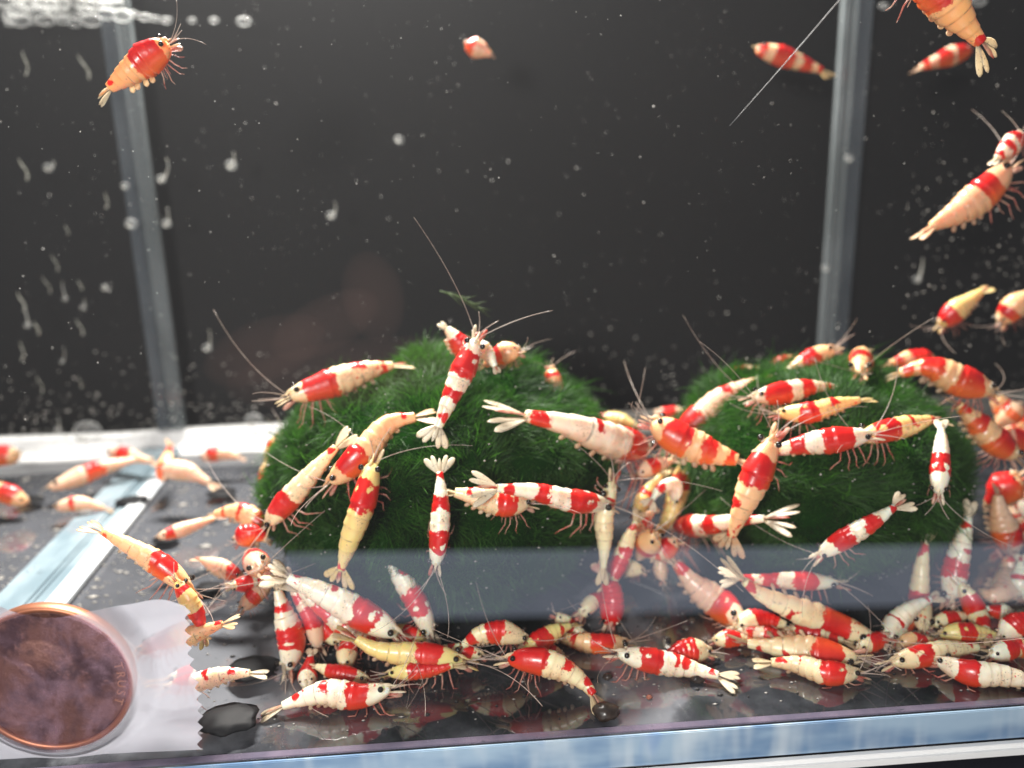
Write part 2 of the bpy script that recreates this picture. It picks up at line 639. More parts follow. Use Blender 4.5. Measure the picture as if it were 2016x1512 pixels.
# ------------------------------------------------------------------ moss balls
def moss_ball(b, label, seed, nblades):
    c, r = BALLS[b]
    g = np.random.default_rng(seed)
    root = empty('moss_ball', (c[0], c[1], 0.0), label, 'moss ball', 'green moss balls on the tank floor')
    base = np.array([c[0], c[1], 0.0])
    bm = bmesh.new()
    bmesh.ops.create_icosphere(bm, subdivisions=5, radius=1)
    for v in bm.verts:
        p = v.co.normalized()
        k = 1 + .10 * mnoise.noise(p * 2.0 + Vector((seed, 0, 0))) + .05 * mnoise.noise(p * 6 + Vector((0, seed, 0)))
        z = max(p.z * r[2] * k * .93, -c[2] + .01)
        v.co = Vector((p.x * r[0] * k * .93, p.y * r[1] * k * .93, z + c[2]))
    me = bpy.data.meshes.new('core')
    bm.to_mesh(me)
    bm.free()
    me.polygons.foreach_set('use_smooth', [True] * len(me.polygons))
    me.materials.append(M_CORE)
    core = bpy.data.objects.new('core', me)
    COL.objects.link(core)
    core.parent = root
    # fibres
    N = nblades
    d = g.normal(size=(N * 2, 3))
    d /= np.linalg.norm(d, axis=1)[:, None]
    d = d[(d[:, 1] < .55)][:N]
    N = len(d)
    k = np.array([1 + .10 * mnoise.noise(Vector(p) * 2.0 + Vector((seed, 0, 0))) + .05 * mnoise.noise(Vector(p) * 6 + Vector((0, seed, 0))) for p in d])
    root_p = d * r * (k * .90)[:, None] + np.array([0, 0, c[2]])
    nrm = d / r
    nrm /= np.linalg.norm(nrm, axis=1)[:, None]
    fl_ = np.array([[mnoise.noise(Vector(p) * 2.6 + Vector((5.1 + seed, 1, 2))), mnoise.noise(Vector(p) * 2.6 + Vector((9.7, 3 + seed, 4))),
                     mnoise.noise(Vector(p) * 2.6 + Vector((2.2, 7, 8 + seed)))] for p in d])
    fl2 = np.array([[mnoise.noise(Vector(p) * 8 + Vector((1.1 + seed, 1, 2))), mnoise.noise(Vector(p) * 8 + Vector((3.7, 3 + seed, 4))),
                     mnoise.noise(Vector(p) * 8 + Vector((6.2, 7, 8 + seed)))] for p in d])
    dirv = nrm + 1.1 * fl_ + .8 * fl2 + .22 * g.normal(size=(N, 3)) + np.array([0, 0, -.12])
    dirv /= np.linalg.norm(dirv, axis=1)[:, None]
    tang = dirv - nrm * np.sum(dirv * nrm, 1)[:, None]
    L = g.uniform(.16, .36, N) * (1 + .7 * np.clip(fl_[:, 0] * 2, -.5, 1))
    long_ = g.random(N) < .03
    L[long_] *= 1.7
    side = np.cross(dirv, g.normal(size=(N, 3)))
    side /= np.linalg.norm(side, axis=1)[:, None]
    w = g.uniform(.0036, .0070, N)
    rings = []
    for q, t in enumerate((0.0, .4, .75)):
        p = root_p + dirv * (L * t)[:, None] + (tang * .5 - nrm * .25) * (L * t * t)[:, None]
        ww = (w * (1 - .35 * t))[:, None]
        rings += [p - side * ww, p + side * ww]
    tip = root_p + dirv * L[:, None] + (tang * .5 - nrm * .25) * L[:, None]
    V = np.stack(rings + [tip], 1)  # N,7,3
    V[:, :, 2] = np.maximum(V[:, :, 2], .008)
    V = V.reshape(-1, 3)
    b0 = (np.arange(N) * 7)[:, None]
    quads = np.concatenate([b0 + np.array([[0, 1, 3, 2]]), b0 + np.array([[2, 3, 5, 4]])]).tolist()
    tris = (b0 + np.array([[4, 5, 6]])).tolist()
    rnd = np.repeat(np.clip(g.normal(.42, .25, N) + .5 * fl2[:, 1], 0, 1), 7)
    f = mesh_obj('fibres', V, quads + tris, M_MOSS, root, smooth=True, attrs={'rnd': rnd})
    f['kind'] = 'stuff'
    return root


moss_ball('L', 'large fuzzy green moss ball in the middle of the tank floor', 3, 130000)
moss_ball('R', 'smaller dark green moss ball on the right of the tank floor', 8, 100000)

# ------------------------------------------------------------------ shrimp
TINT = {'w': ((.88, .80, .64), .3), 'c': ((.82, .68, .43), .4), 'y': ((.80, .62, .24), .4), 'o': ((.82, .50, .26), 1.0),
        'p': ((.78, .52, .37), .9), 'g': ((.78, .70, .55), .4), 'x': ((.66, .25, .20), .3), 'O': ((.84, .42, .16), 1.0), 'P': ((.80, .45, .26), 1.0)}
SEGS = np.array([.37, .47, .57, .675, .78, .88, 1.0])


def hprof(s):
    return np.interp(s, [0, .03, .08, .16, .26, .35, .42, .52, .62, .72, .82, .92, 1.0],
                     [.20, .42, .60, .80, .95, 1.0, .97, .92, .83, .69, .53, .41, .30])


def wprof(s):
    return np.interp(s, [0, .03, .08, .16, .26, .35, .45, .55, .65, .75, .85, .93, 1.0],
                     [.26, .46, .62, .78, .90, .95, .92, .86, .76, .64, .50, .38, .30])


def unit(v):
    return v / (np.linalg.norm(v) + 1e-12)


def blade_geo(base, direc, side, nrm, L, wmax, thick=.10, tipw=.75):
    """a flat tapered paddle: closed, 6 rings of 6"""
    V, F = [], []
    ss = [0, .2, .45, .7, .9, 1.0]
    ws = [.28, .55, .85, 1.0, tipw, .22]
    for s, w in zip(ss, ws):
        c = base + direc * (L * s) - nrm * (.08 * L * s * s)
        for a in range(6):
            th = a * math.pi / 3
            V.append(c + side * (math.cos(th) * w * wmax) + nrm * (math.sin(th) * w * wmax * thick))
    for i in range(5):
        for j in range(6):
            F.append((i * 6 + j, i * 6 + (j + 1) % 6, (i + 1) * 6 + (j + 1) % 6, (i + 1) * 6 + j))
    F.append((5, 4, 3, 2, 1, 0))
    F.append(tuple(range(30, 36)))
    return V, F


def shrimp(label, pts, Y, W, d, bands, tint='w', fan=.7, opt='', seed=0):
    g = np.random.default_rng(1000 + seed)
    n = len(pts)
    P = []
    for i, (px, py) in enumerate(pts):
        f = i / (n - 1)
        if isinstance(Y, tuple) and isinstance(Y[0], str):
            p = on_ball(px, py, Y[0], Y[1])
        elif isinstance(Y, tuple):
            p = at(px, py, Y[0] + (Y[1] - Y[0]) * f)
        else:
            p = at(px, py, Y)
        # keep it on or above the floor: slide along the line of sight towards the viewer
        zmin = W * .0026 * (1 if 0 < i < n - 1 else .8)
        if p[2] < zmin:
            p = on_floor(px, py, zmin)
        P.append(p)
    P = np.array(P)
    N, MM = 72, 26
    C, L = catmull(P, N)
    T = np.gradient(C, axis=0)
    T /= np.linalg.norm(T, axis=1)[:, None]
    mid = C[N // 2]
    depth = (mid - CAM) @ FWD
    h = W * depth / FPX / 2 * .95
    d0 = RT * d[0] - UP * d[1] - unit(mid - CAM) * d[2]
    D = d0[None, :] - T * (T @ d0)[:, None]
    D /= np.linalg.norm(D, axis=1)[:, None] + 1e-9
    # laterally unwind a little: smooth frames already
    Lt = np.cross(T, D)
    s = np.linspace(0, 1, N)
    org = mid.copy()
    org[2] = min(mid[2], mid[2])
    root = empty('shrimp', org, label, 'shrimp', 'red and white shrimp in the tank')
    th = np.arange(MM) * 2 * np.pi / MM
    S, TH = np.meshgrid(s, th, indexing='ij')
    ph, am = g.uniform(0, 6.28), g.uniform(.02, .07)
    vary = 1 + am * np.sin(S * 7 + ph) + .03 * np.sin(S * 17 + ph * 2)
    hh, ww = h * hprof(S) * vary, h * .86 * wprof(S) * (1 + .05 * np.sin(S * 9 + ph * 3))
    # overlapping plates of the abdomen
    idx = np.clip(np.searchsorted(SEGS, S, side='right') - 1, 0, 5)
    fr = (S - SEGS[idx]) / (SEGS[idx + 1] - SEGS[idx])
    ab = S > SEGS[0]
    low = np.clip(-np.cos(TH) * 1.2 + .15, 0, 1)
    big = 1.5 if 'b' in opt else 1.0
    step = np.where(ab, .085 * (fr ** 1.5 - .4), 0)
    lobe = np.where(ab, low * np.clip(np.sin(np.pi * np.clip(fr * 1.0, 0, 1)) - .25, -.3, 1) * .17 * big * np.clip(1.25 - S, 0, 1), 0)
    cara = np.where(~ab, .05 * np.clip((S - .2) / .16, 0, 1) ** 2, 0)
    R = 1 + step + lobe + cara
    z = np.cos(TH) * hh * R
    z = np.where(z < 0, z * .88, z)
    x = np.sin(TH) * ww * R
    # slight keel on the back of the head
    z += np.where(np.cos(TH) > .9, hh * .05 * np.exp(-((S - .08) / .1) ** 2), 0)
    Vv = C[:, None, :] + D[:, None, :] * z[..., None] + Lt[:, None, :] * x[..., None]
    # red pattern as a signed field
    f = np.full_like(S, -1.0)
    ta = np.where(TH > np.pi, TH - 2 * np.pi, TH)
    for bnd in bands:
        a, b = bnd[0], bnd[1]
        sl = .02 * np.sin(TH * 2 + a * 40)
        ff = np.minimum(S - a + sl, b - S + sl * .7)
        k = bnd[2] if len(bnd) > 2 else ''
        if k == 'd':
            ff = np.minimum(ff, (1.05 - np.abs(ta)) * .12)
        elif k == 'v':
            ff = np.minimum(ff, (np.abs(ta) - 1.2) * .12)
        elif k == 'l':
            ff = np.minimum(ff, (1.0 - np.abs(ta - .8)) * .12)
        f = np.maximum(f, ff)
    if bands and 's' in opt:
        a, b = bands[0][:2]
        for tt in (.62, -.62):
            sc = a + (b - a) * .30
            dist = np.sqrt((S - sc) ** 2 + ((ta - tt) * .12) ** 2)
            f = np.minimum(f, (dist - .027))
    vent = (1 - np.cos(TH)) / 2
    segd = np.where(ab, np.minimum(fr, 1 - fr), .5)
    VV = Vv.reshape(-1, 3)
    fa = f.reshape(-1)
    F = []
    for i in range(N - 1):
        for j in range(MM):
            F.append((i * MM + j, i * MM + (j + 1) % MM, (i + 1) * MM + (j + 1) % MM, (i + 1) * MM + j))
    F.append(tuple(range(MM - 1, -1, -1)))
    F.append(tuple(range((N - 1) * MM, N * MM)))
    tcol, al = TINT[tint]
    jit = g.uniform(.93, 1.05)
    tcol = tuple(min(.9, c * jit) for c in tcol)

    def part(name, V, F, mat, attrs=None, col=None):
        ob = mesh_obj(name, np.asarray(V) - org, F, mat, root, attrs=attrs)
        ob.color = (*(col or tcol), al)
        return ob

    part('body', VV, F, M_SHELL, {'redf': fa, 'vent': vent.reshape(-1), 'seg': segd.reshape(-1)})
    simple_ = 'z' in opt          # far and blurred: no limbs
    hd = C[0]
    Fw, Du, Ls = -unit(C[0] - 0 * C[0] - C[6] + 1e-9) * -1, D[0], Lt[0]
    Fw = unit(C[0] - C[6])
    # eyes on short stalks
    er = min(max(L * .027, h * .19), L * .034)
    ie = int(N * .095)
    for sg in (1, -1):
        c = C[ie] + Lt[ie] * (sg * h * .47) + D[ie] * (h * .42) + Fw * h * .12
        V, Fs = tube_geo([C[ie] + Lt[ie] * (sg * h * .18) + D[ie] * h * .16, c], [er * .7, er * .62], 6)
        part('eye_stalk', V, Fs, M_STALK)
        V, Fs = sphere_geo(er, 12, 8)
        part('eye', V + c + (Lt[ie] * sg + D[ie] * .8 + Fw * .5) * er * .40, Fs, M_EYE)
    # rostrum
    rb = C[1] + D[1] * h * .16
    V, Fs = tube_geo([C[5] + D[5] * h * .44, C[2] + D[2] * h * .34 + Fw * h * .2, hd + Fw * L * .035 + Du * h * .20, hd + Fw * L * .085 + Du * h * .18],
                     [h * .16, h * .12, h * .06, h * .012], 6)
    ob = part('rostrum', V, Fs, M_FIN)
    # antennal scales (two pale blades beside the snout) and feelers
    redd = (.55, .05, .03)
    if not simple_:
        for sg in (1, -1):
            dv = unit(Fw + Ls * sg * .16 - Du * .10)
            V, Fs = blade_geo(hd + Ls * sg * h * .22 - Du * h * .02 - Fw * h * .25, dv, Ls, Du, L * .15 + h * .25, h * .15, .25)
            part('antennal_scale', V, Fs, M_FIN, col=tcol if (seed + sg) % 3 else redd)
        V, Fs = blade_geo(C[3] - D[3] * h * .32, unit(Fw - Du * .25), Ls, Du, L * .10 + h * .3, h * .32, .5)
        part('mouthparts', V, Fs, M_LEG)
        for q in range(2):
            sg = 1 if q else -1
            dv = unit(Fw + Ls * sg * g.uniform(.1, .4) + Du * g.uniform(.05, .35))
            ln = L * g.uniform(.22, .34)
            cv = unit(Ls * sg * .6 + Du * g.uniform(-.3, .5))
            t = np.linspace(0, 1, 7)[:, None]
            V, Fs = tube_geo(hd + Fw * L * .04 + dv * ln * t + cv * ln * .25 * t ** 2, np.linspace(.010, .004, 7), 4)
            part('antennule', V, Fs, M_FEELER)
        if 'x' not in opt:
            for q in range(2):
                sg = 1 if q else -1
                dv = unit(Fw * g.uniform(.5, 1) + Ls * sg * g.uniform(.3, .9) + Du * g.uniform(-.1, .7))
                ln = L * g.uniform(.7, 1.15)
                cv = unit(Ls * sg * g.uniform(-.2, 1) - Fw * g.uniform(0, .8) + Du * g.uniform(-.3, .4))
                t = np.linspace(0, 1, 14)[:, None]
                V = hd + dv * ln * t + cv * ln * .35 * t ** 2
                V[:, 2] = np.maximum(V[:, 2], .02)
                V, Fs = tube_geo(V, np.linspace(.0062, .0028, 14), 4)
                part('antenna', V, Fs, M_FEELER)
    # walking legs
    if not simple_ and 'n' not in opt:
        for k, sl in enumerate((.13, .19, .25, .30)):
            i = int(sl * (N - 1))
            for sg in (1, -1):
                hip = C[i] - D[i] * h * hprof(sl) * .72 + Lt[i] * sg * h * .25
                sw = (k - 1.2) * .35 + g.uniform(-.2, .2)
                kn = hip + unit(Lt[i] * sg * g.uniform(.4, .9) - D[i] * g.uniform(.5, .9) - T[i] * (.2 - sw * .6)) * L * .12
                an = kn + unit(-D[i] * 1.0 + Lt[i] * sg * g.uniform(-.1, .3) + T[i] * sw) * L * .10
                ft = an + unit(-D[i] * .6 + T[i] * (sw - .4)) * L * .06
                pp = np.array([hip, kn, an, ft])
                pp[:, 2] = np.maximum(pp[:, 2], .02)
                if np.linalg.norm(pp[1] - pp[2]) < .01 or np.linalg.norm(pp[2] - pp[3]) < .01:
                    continue
                V, Fs = tube_geo(pp, [L * .0095, L * .0075, L * .0055, L * .003], 5)
                part('leg', V, Fs, M_LEG)
    # swimmerets
    if not simple_:
        for k, sl in enumerate((.46, .56, .66, .75)):
            i = int(sl * (N - 1))
            hip = C[i] - D[i] * h * hprof(sl) * .74
            dv = unit(-D[i] + T[i] * g.uniform(.5, 1.2))
            V, Fs = blade_geo(hip, dv, unit(np.cross(dv, Lt[i])), Lt[i], h * (.55 if 'b' not in opt else .75), h * .16, .6)
            part('swimmeret', V, Fs, M_FIN, col=(.62, .36, .22))
    # tail fan
    Te, De, Le = unit(C[-1] - C[-5]), D[-1], Lt[-1]
    fl_ = (L * .21 + h * .16) * (1.2 if 'F' in opt else 1)
    fcol = (.86, .76, .55) if 'F' in opt else tcol
    V, Fs = blade_geo(C[-1] - Te * h * .15 + De * h * .08, Te, Le, De, fl_ * .75, h * .17, .3, .5)
    part('telson', V, Fs, M_FIN, col=redd if (seed % 3 == 0) else tcol)
    for sg in (1, -1):
        for a, ll, wd in ((.24, .95, .22), (.58, 1.0, .27)):
            aa = a * fan * 1.25 + .04
            dv = unit(Te * math.cos(aa) + Le * sg * math.sin(aa) - De * .06)
            sd = unit(Le * math.cos(aa) - Te * sg * math.sin(aa))
            V, Fs = blade_geo(C[-1] - Te * h * .12 + Le * sg * h * .10 - De * h * .03 * (1 + a), dv, sd, De, fl_ * ll, h * wd, .08, .8)
            part('uropod', V, Fs, M_FIN, col=fcol)
    return root


Lb, Rb = ('L', .20), ('R', .20)
STD = [(.13, .40)]
#  label | spine pixels head->tail | depth | thickness px | back direction (right, down, to viewer) | red bands | tint | fan | options
SHRIMP = [
 ("red banded shrimp walking left along the upper left slope of the left moss ball", [(572,781),(650,757),(720,732),(772,720)], (3.3,3.9), 66, (-.25,-1,.3), [(.12,.43),(.58,.74,'d'),(.86,.95)], 'c', .8, ''),
 ("head up shrimp hanging down the peak of the left moss ball, seen from its back", [(938,668),(914,725),(886,785),(862,842)], (2.2,1.75), 62, (.1,-.2,1), [(.16,.43),(.57,.70),(.86,.92,'d')], 'w', .9, 's'),
 ("half hidden shrimp behind the topmost one on the left moss ball, tail at upper left", [(940,712),(915,690),(895,665),(880,647)], (3.3,3.4), 52, (.3,-1,.5), [(.35,.78)], 'w', .5, 'x'),
 ("white shrimp abdomen pointing down right at the peak of the left moss ball", [(935,672),(960,698),(975,722)], (2.7,2.5), 40, (.5,-.4,.8), [(.0,.12)], 'w', .3, 'nx'),
 ("orange headed shrimp facing right on the peak of the left moss ball", [(1022,692),(992,697),(955,718)], (3.3,3.5), 48, (.2,-1,.3), [(.42,.62)], 'o', .5, ''),
 ("small orange cream shrimp with one red band climbing away behind the left moss ball", [(1084,727),(1091,755),(1107,782)], (4.4,4.2), 46, (.1,-.3,1), [(.12,.34)], 'o', .8, ''),
 ("big white shrimp facing right across the upper right of the left moss ball", [(1272,886),(1205,868),(1120,838),(1035,819)], ('L',.28), 80, (.25,-1,.55), [(.16,.41),(.60,.67,'d'),(.90,.97)], 'w', .8, 's'),
 ("pale yellow shrimp pointing down left on the left flank of the left moss ball", [(530,1030),(568,985),(618,928),(662,880)], Lb, 57, (-.5,-.5,.9), [(.2,.44),(.92,.97,'d')], 'c', .5, ''),
 ("arched tan shrimp with bare abdomen above the centre left of the left moss ball", [(652,950),(705,905),(762,838),(818,821)], ('L',.24), 66, (-.5,-.7,.5), [(.17,.40),(.86,.93,'d')], 'o', .7, ''),
 ("yellow shrimp pointing up with its tail fan at the foot of the left moss ball", [(734,912),(717,985),(690,1060),(672,1120)], ('L',.32), 66, (-.3,0,1), [(.17,.42),(.95,1.0)], 'y', .8, 's'),
 ("shrimp hanging straight head down in the middle of the left moss ball", [(858,1112),(865,1050),(868,990),(866,930)], ('L',.25), 53, (0,0,1), [(.17,.40),(.58,.74),(.93,1)], 'w', .9, 's'),
 ("stout cream shrimp facing right below the banded one, middle of the left moss ball", [(1040,992),(988,992),(935,978),(895,970)], ('L',.12), 62, (.15,-1,.45), [(.2,.46),(.78,.86,'d')], 'c', .4, 's'),
 ("banded shrimp facing right whose head crosses a cream shrimp, left moss ball", [(1196,993),(1125,986),(1052,968),(978,961)], ('L',.42), 58, (.15,-.5,.9), [(.2,.44),(.60,.72),(.88,.95)], 'w', .8, 's'),
 ("cream shrimp standing head up at the right edge of the left moss ball", [(1206,948),(1190,1010),(1190,1065),(1188,1118)], (2.2,1.9), 50, (.2,.1,1), [(.2,.27)], 'c', .2, ''),
 ("shrimp with purple red saddle slanting head down right of the left moss ball", [(1192,1158),(1220,1105),(1240,1055),(1252,1028)], (2.2,2.6), 48, (.3,0,1), [(.2,.47),(.50,.62,'d'),(.86,.94)], 'c', .3, ''),
 ("small curled white tailed shrimp in the gap between the moss balls", [(1328,985),(1326,955),(1300,962),(1284,984)], (3.0,2.7), 36, (.3,-.6,.6), [(.68,.8)], 'w', .9, 'nx'),
 ("mottled yellow shrimp slanting behind the curled one between the moss balls", [(1346,912),(1338,955),(1322,1005),(1298,1052)], (3.9,3.5), 52, (.6,-.3,.6), [(.15,.36)], 'y', .5, 'x'),
 ("orange faced shrimp staring out of the gap between the moss balls", [(1288,1048),(1272,1075),(1256,1098)], (2.2,2.8), 52, (.6,.5,.6), [(.36,.62)], 'o', .5, ''),
 ("red saddled shrimp facing left low on the left side of the right moss ball", [(1322,1037),(1388,1035),(1448,1026),(1505,1021)], ('R',.16), 50, (0,-.7,.8), [(.15,.46),(.57,.68),(.84,.94)], 'w', .7, ''),
 ("large orange red shrimp hanging head up over the left part of the right moss ball", [(1525,862),(1492,930),(1462,1000),(1440,1055)], ('R',.75), 74, (-.4,-.1,1), [(.2,.46),(.60,.70,'l'),(.95,1)], 'o', .9, ''),
 ("long red banded shrimp lying across the right moss ball, head to the right", [(1712,857),(1650,866),(1590,874),(1518,890)], ('R',.45), 60, (0,-.8,.8), [(.18,.50),(.63,.80),(.92,1)], 'w', .5, ''),
 ("cream shrimp whose red saddle lies under its neighbour's head on the right moss ball", [(1692,863),(1738,851),(1790,838),(1836,826)], ('R',.22), 54, (0,-.9,.6), [(.15,.42),(.56,.63,'d'),(.93,1)], 'y', .9, 's'),
 ("bright white shrimp hanging head down on the right part of the right moss ball", [(1848,972),(1851,920),(1853,880),(1853,845)], ('R',.35), 49, (0,0,1), [(.26,.55)], 'w', .3, 's'),
 ("vivid red orange shrimp facing left at the upper left edge of the right moss ball", [(1284,832),(1335,865),(1395,890),(1452,906)], (2.7,2.3), 80, (.35,-1,.35), [(.15,.45),(.61,.75),(.88,.96)], 'o', .4, ''),
 ("big peach shrimp behind the vivid red orange one, sloping up to the right", [(1330,878),(1385,825),(1440,780),(1495,752)], (4.0,4.2), 76, (-.4,-1,.2), [(.0,.36),(.66,.71,'d')], 'p', .4, ''),
 ("banded shrimp facing left on the upper left shoulder of the right moss ball", [(1482,783),(1540,775),(1595,763),(1640,762)], (2.9,3.1), 50, (0,-1,.4), [(.14,.42),(.57,.73),(.9,.97)], 'g', .4, ''),
 ("yellow shrimp facing left with closed tail, below the shoulder of the right moss ball", [(1535,814),(1590,814),(1640,799),(1692,788)], ('R',.25), 48, (.1,-1,.4), [(.24,.44),(.62,.70,'d')], 'y', .2, 's'),
 ("orange shrimp climbing right above the left shoulder of the right moss ball", [(1640,688),(1597,712),(1556,735),(1528,752)], (4.6,4.6), 52, (-.4,-1,.3), [(.26,.52)], 'o', .5, ''),
 ("round orange shrimp seen head on atop the right moss ball", [(1693,735),(1695,712),(1699,690)], (3.6,5.0), 60, (0,-1,.15), [(.22,.45)], 'o', .4, ''),
 ("banded shrimp facing right along the top of the right moss ball", [(1955,772),(1885,750),(1828,724),(1772,735)], (3.4,3.8), 68, (.25,-1,.25), [(.14,.44),(.60,.79),(.88,.96)], 'o', .4, ''),
 ("banded shrimp crawling down the right edge of the right moss ball", [(2000,900),(1957,868),(1922,832),(1886,798)], (3.2,3.4), 64, (.7,-.7,.35), [(.14,.44),(.60,.76),(.88,.97)], 'o', .4, ''),
 ("bright orange shrimp beside the right edge of the right moss ball", [(2008,938),(1975,966),(1945,990)], (3.6,3.9), 72, (-.4,-.7,.3), [(.05,.95)], 'o', .4, ''),
 ("blurred shrimp with yellow bands behind the right moss ball", [(2030,885),(1995,830),(1960,785)], (5.2,5.4), 84, (.6,-.7,.2), [(.0,.3),(.55,.65),(.8,.9)], 'o', .4, 'z'),
 ("blurred peach shrimp at the right frame edge behind the crawling one", [(1960,870),(1995,872),(2040,880)], (4.8,4.8), 66, (0,-1,.2), [(.3,.6)], 'p', .4, 'z'),
 ("peach shrimp pressed head down along the right side of the right moss ball", [(1994,1092),(1982,1055),(1968,1012),(1964,975)], (3.0,3.2), 60, (1,-.1,.35), [(.16,.46),(.62,.68,'d')], 'p', .5, ''),
 ("curled pink shrimp below the right side of the right moss ball", [(1985,1095),(1990,1135),(1965,1170),(1925,1168)], (2.6,2.4), 66, (.9,.3,.4), [(.0,.05)], 'p', .2, 'n'),
 ("white headed shrimp facing down at the right edge beside the curled pink one", [(2008,1172),(2010,1140),(2010,1105)], (2.1,2.3), 54, (-.2,0,1), [(.36,.62)], 'w', .5, ''),
 ("shrimp diving head down, right branch of the V under the right moss ball", [(1870,1180),(1880,1125),(1893,1070),(1906,1018)], (1.8,2.2), 62, (.3,0,1), [(.26,.48),(.56,.64,'l'),(.86,.92,'d')], 'w', .15, ''),
 ("tan shrimp, left branch of the V at the foot of the right moss ball", [(1818,1240),(1810,1180),(1814,1120),(1822,1068)], (1.7,2.1), 54, (.2,0,1), [(.25,.50),(.88,.98)], 'c', .5, ''),
 ("pinkish white shrimp bent with its fan against the V of two shrimp", [(1742,1258),(1760,1230),(1795,1198),(1832,1180)], (1.3,1.5), 52, (.4,-.6,.7), [(.3,.42,'d'),(.88,.97,'d')], 'w', .25, 'nx'),
 ("red saddled shrimp pointing up under the right branch of the V", [(1890,1150),(1908,1178),(1926,1215),(1948,1256)], (1.7,1.5), 48, (.5,-.3,.8), [(.14,.44),(.66,.82),(.96,1)], 'c', .4, 'x'),
 ("orange bellied shrimp facing left in the pile beneath the V", [(1850,1250),(1890,1248),(1930,1246),(1962,1252)], (1.3,1.3), 48, (0,-1,.35), [(.3,.58)], 'y', .5, 's'),
 ("cream shrimp facing left in the pile, just above the brightest floor shrimp", [(1756,1304),(1812,1293),(1870,1280),(1925,1275)], (.95,1.0), 54, (-.05,-1,.4), [(.2,.40),(.86,.93,'d')], 'c', .5, 's'),
 ("brightest white shrimp facing left on the floor at the lower right corner", [(1846,1302),(1905,1325),(1970,1330),(2060,1348)], (.5,.45), 58, (.2,-1,.4), [(.22,.38)], 'w', .4, ''),
 ("dim brown orange shrimp facing left behind the pile at the lower right", [(1768,1266),(1802,1262),(1845,1264)], (1.6,1.6), 38, (0,-1,.3), [(.4,.7)], 'o', .4, 'x'),
 ("red backed shrimp facing left at the right frame edge above the brightest floor shrimp", [(1972,1254),(1998,1232),(2036,1208)], (.9,.9), 56, (-.3,-1,.5), [(.34,.85)], 'w', .5, ''),
 ("small white shrimp with dark red saddle at the right, under the curled pink one", [(1992,1208),(1966,1205),(1938,1198)], (1.7,1.7), 38, (0,-1,.4), [(.5,.9)], 'w', .4, 'x'),
 ("orange shrimp cut by the right frame edge beside the brightest floor shrimp", [(1990,1284),(2012,1276),(2045,1288)], (.8,.8), 44, (0,-1,.4), [(.2,.4)], 'o', .4, 'x'),
 ("red and white shrimp slanting down left alone, lower middle of the right moss ball", [(1614,1092),(1665,1060),(1715,1030),(1762,998)], ('R',.45), 52, (-.35,-.5,.9), [(.22,.46),(.60,.77),(.93,.99)], 'w', .8, ''),
 ("speckled banded shrimp lying level under the right moss ball, head to the right", [(1648,1148),(1580,1144),(1510,1142),(1455,1137)], (1.7,1.8), 45, (0,-.6,.9), [(.24,.46),(.61,.77),(.88,.98)], 'g', .6, ''),
 ("plump yellow shrimp with fluffy upper edge sloping down right under the right moss ball", [(1722,1258),(1650,1228),(1572,1202),(1500,1170),(1465,1143)], (1.3,1.6), 62, (-.25,.8,.5), [(.18,.40),(.58,.65,'d'),(.93,.97)], 'c', .15, 'bn'),
 ("cream shrimp with fluffy upper edge below the plump yellow one", [(1686,1295),(1612,1282),(1532,1273),(1472,1266)], (1.15,1.2), 62, (-.1,.8,.45), [(.14,.40),(.60,.68,'d'),(.86,.92,'d')], 'c', .3, 'bn'),
 ("cream shrimp facing right on the floor before the right moss ball's shadow", [(1688,1326),(1628,1326),(1572,1309),(1518,1304)], (.7,.7), 56, (.15,-1,.45), [(.2,.42),(.62,.70,'d'),(.86,.93,'d')], 'c', .35, 's'),
 ("peach shrimp with round red saddle sloping down right, left foot of the right moss ball", [(1462,1228),(1416,1190),(1366,1150),(1330,1108)], (2.0,2.5), 72, (.5,-.6,.6), [(.14,.43),(.86,.97)], 'p', .4, 's'),
 ("dim dark red shrimp hidden behind the plump yellow one", [(1448,1236),(1498,1222),(1548,1232)], (2.3,2.3), 56, (0,-1,.4), [(.35,.85)], 'c', .4, 'x'),
 ("cream shrimp with spotted saddle facing left on the open floor between the moss balls", [(1216,1286),(1275,1300),(1340,1312),(1415,1330)], (.8,.75), 58, (.25,-.9,.6), [(.2,.43),(.55,.61,'d'),(.66,.71,'d'),(.9,.96,'d')], 'w', .75, 's'),
 ("dark red humped shrimp facing right behind the spotted one between the moss balls", [(1396,1284),(1348,1284),(1300,1302)], (1.5,1.5), 58, (.1,-1,.4), [(.28,.85)], 'c', .4, 'sx'),
 ("dim banded shrimp facing right, touching the spotted shrimp's snout", [(1232,1265),(1186,1268),(1140,1264),(1092,1252)], (1.6,1.7), 48, (.1,-1,.35), [(.2,.48),(.66,.74)], 'o', .4, ''),
 ("plain pinkish red shrimp facing down right of the left moss ball", [(1200,1232),(1205,1195),(1203,1160),(1186,1125)], (1.9,2.3), 64, (.2,0,1), [(.0,1.0)], 'x', .4, ''),
 ("small cream faced shrimp beside the plain pinkish red one", [(1144,1210),(1164,1188),(1192,1166)], (1.8,2.3), 42, (.4,-.5,.6), [(.5,.9)], 'c', .4, ''),
 ("shrimp in the left ball's shadow with its banded tail pointing down right", [(1000,1298),(1062,1303),(1112,1320),(1150,1346),(1168,1368)], (.65,.35), 62, (.45,-.9,.4), [(.0,.40),(.57,.64,'d'),(.84,.91,'d'),(.95,1)], 'c', .6, ''),
 ("red banded shrimp head down in the shade under the middle of the left moss ball", [(1034,1258),(990,1246),(945,1250),(912,1270)], (1.2,1.2), 54, (.3,-.8,.4), [(.36,.60),(.76,.90)], 'c', .4, ''),
 ("dim yellow banded shrimp facing left in the shade right of the left moss ball", [(1032,1296),(1060,1266),(1090,1246),(1122,1232)], (1.1,1.5), 48, (-.6,-.8,.3), [(.25,.55),(.76,.82)], 'y', .4, ''),
